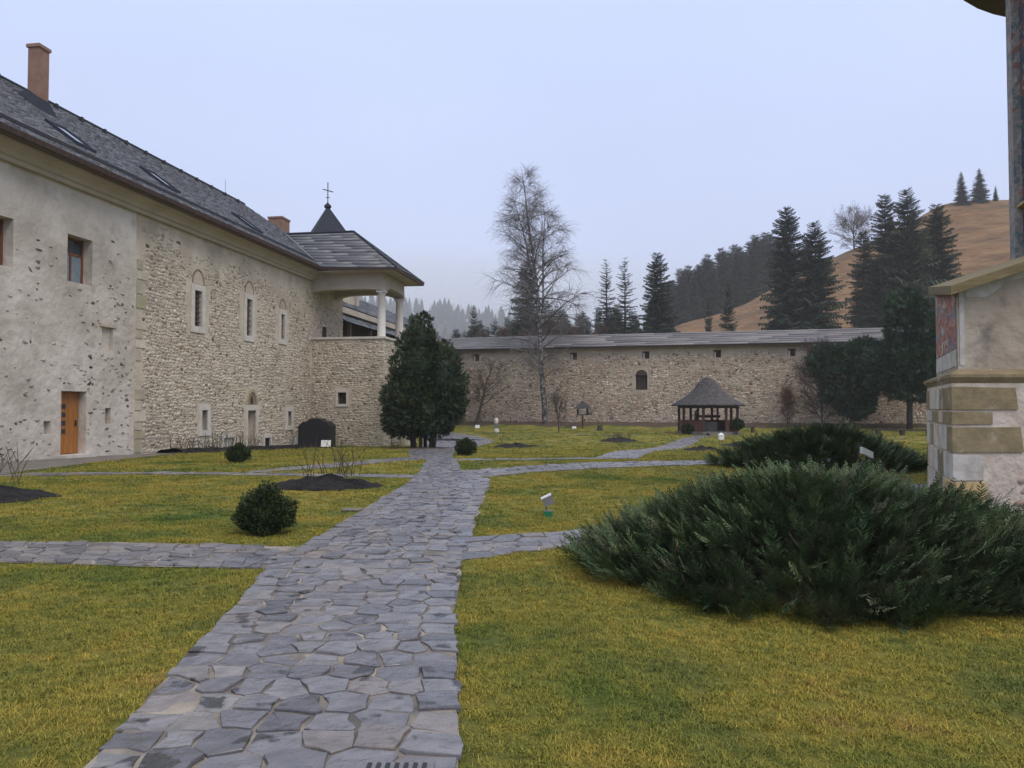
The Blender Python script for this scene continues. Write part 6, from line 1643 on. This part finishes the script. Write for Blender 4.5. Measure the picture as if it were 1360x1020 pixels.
rv = ng.nodes.new('FunctionNodeRandomValue'); rv.data_type = 'FLOAT_VECTOR'; rv.inputs[0].default_value = (-.12, -.12, 0); rv.inputs[1].default_value = (.12, .12, 6.283)
na = ng.nodes.new('GeometryNodeInputNamedAttribute'); na.data_type = 'FLOAT'; na.inputs['Name'].default_value = 'size'
ng.links.new(gi.outputs[0], m2p.inputs['Mesh']); ng.links.new(m2p.outputs[0], ip.inputs['Points']); ng.links.new(ci.outputs[0], ip.inputs['Instance'])
ng.links.new(rv.outputs[0], ip.inputs['Rotation']); ng.links.new(na.outputs[0], ip.inputs['Scale']); ng.links.new(ip.outputs[0], gout.inputs[0])
md = go.modifiers.new('scatter', 'NODES'); md.node_group = ng

# ================================================================== haze
hz = MB().box((-1700, -80, -2.0), (1700, 2100, 236.0)).build('haze', None)
tag(hz, 'thin grey-blue mist hanging in the valley air', 'haze', kind='stuff')
hm = bpy.data.materials.new('haze'); hm.use_nodes = True; hn = hm.node_tree; hn.nodes.clear()
ho = hn.nodes.new('ShaderNodeOutputMaterial'); pv = hn.nodes.new('ShaderNodeVolumePrincipled')
pv.inputs['Color'].default_value = (.93, .95, 1.0, 1); pv.inputs['Density'].default_value = 0.00042; pv.inputs['Anisotropy'].default_value = 0.0
hn.links.new(pv.outputs[0], ho.inputs['Volume']); hz.data.materials.append(hm)

# low cloud lying against the far ridges
def mist(x, y, z, rx, ry, rz, dens, label):
    V = []; F = []; n, k = 24, 12; r = np.random.default_rng(int(abs(x)))
    for i in range(1, k):
        th = math.pi * i / k
        for j in range(n):
            a = 2 * math.pi * j / n; q = 1 + .10 * math.sin(3 * a + i) + .08 * math.sin(5 * a - i * .7)
            V.append((x + rx * q * math.sin(th) * math.cos(a), y + ry * q * math.sin(th) * math.sin(a), z + rz * math.cos(th)))
    V += [(x, y, z + rz), (x, y, z - rz)]; t, b = len(V) - 2, len(V) - 1
    for i in range(k - 2):
        for j in range(n): F.append((i*n + j, (i+1)*n + j, (i+1)*n + (j+1) % n, i*n + (j+1) % n))
    for j in range(n): F += [(t, j, (j+1) % n), (b, (k-2)*n + (j+1) % n, (k-2)*n + j)]
    o = obj('mist', V, F, None, None, True); tag(o, label, 'mist', kind='stuff')
    m = bpy.data.materials.new('mist'); m.use_nodes = True; nt = m.node_tree; nt.nodes.clear()
    oo = nt.nodes.new('ShaderNodeOutputMaterial'); p = nt.nodes.new('ShaderNodeVolumePrincipled')
    p.inputs['Color'].default_value = (.95, .97, 1.0, 1); p.inputs['Density'].default_value = dens
    nt.links.new(p.outputs[0], oo.inputs['Volume']); o.data.materials.append(m)
mist(-60, 1010, 128, 420, 130, 82, .0038, 'low cloud lying across the higher wooded ridge')
mist(-150, 480, 52, 330, 70, 44, .0026, 'thin mist bank before the lower wooded ridge')
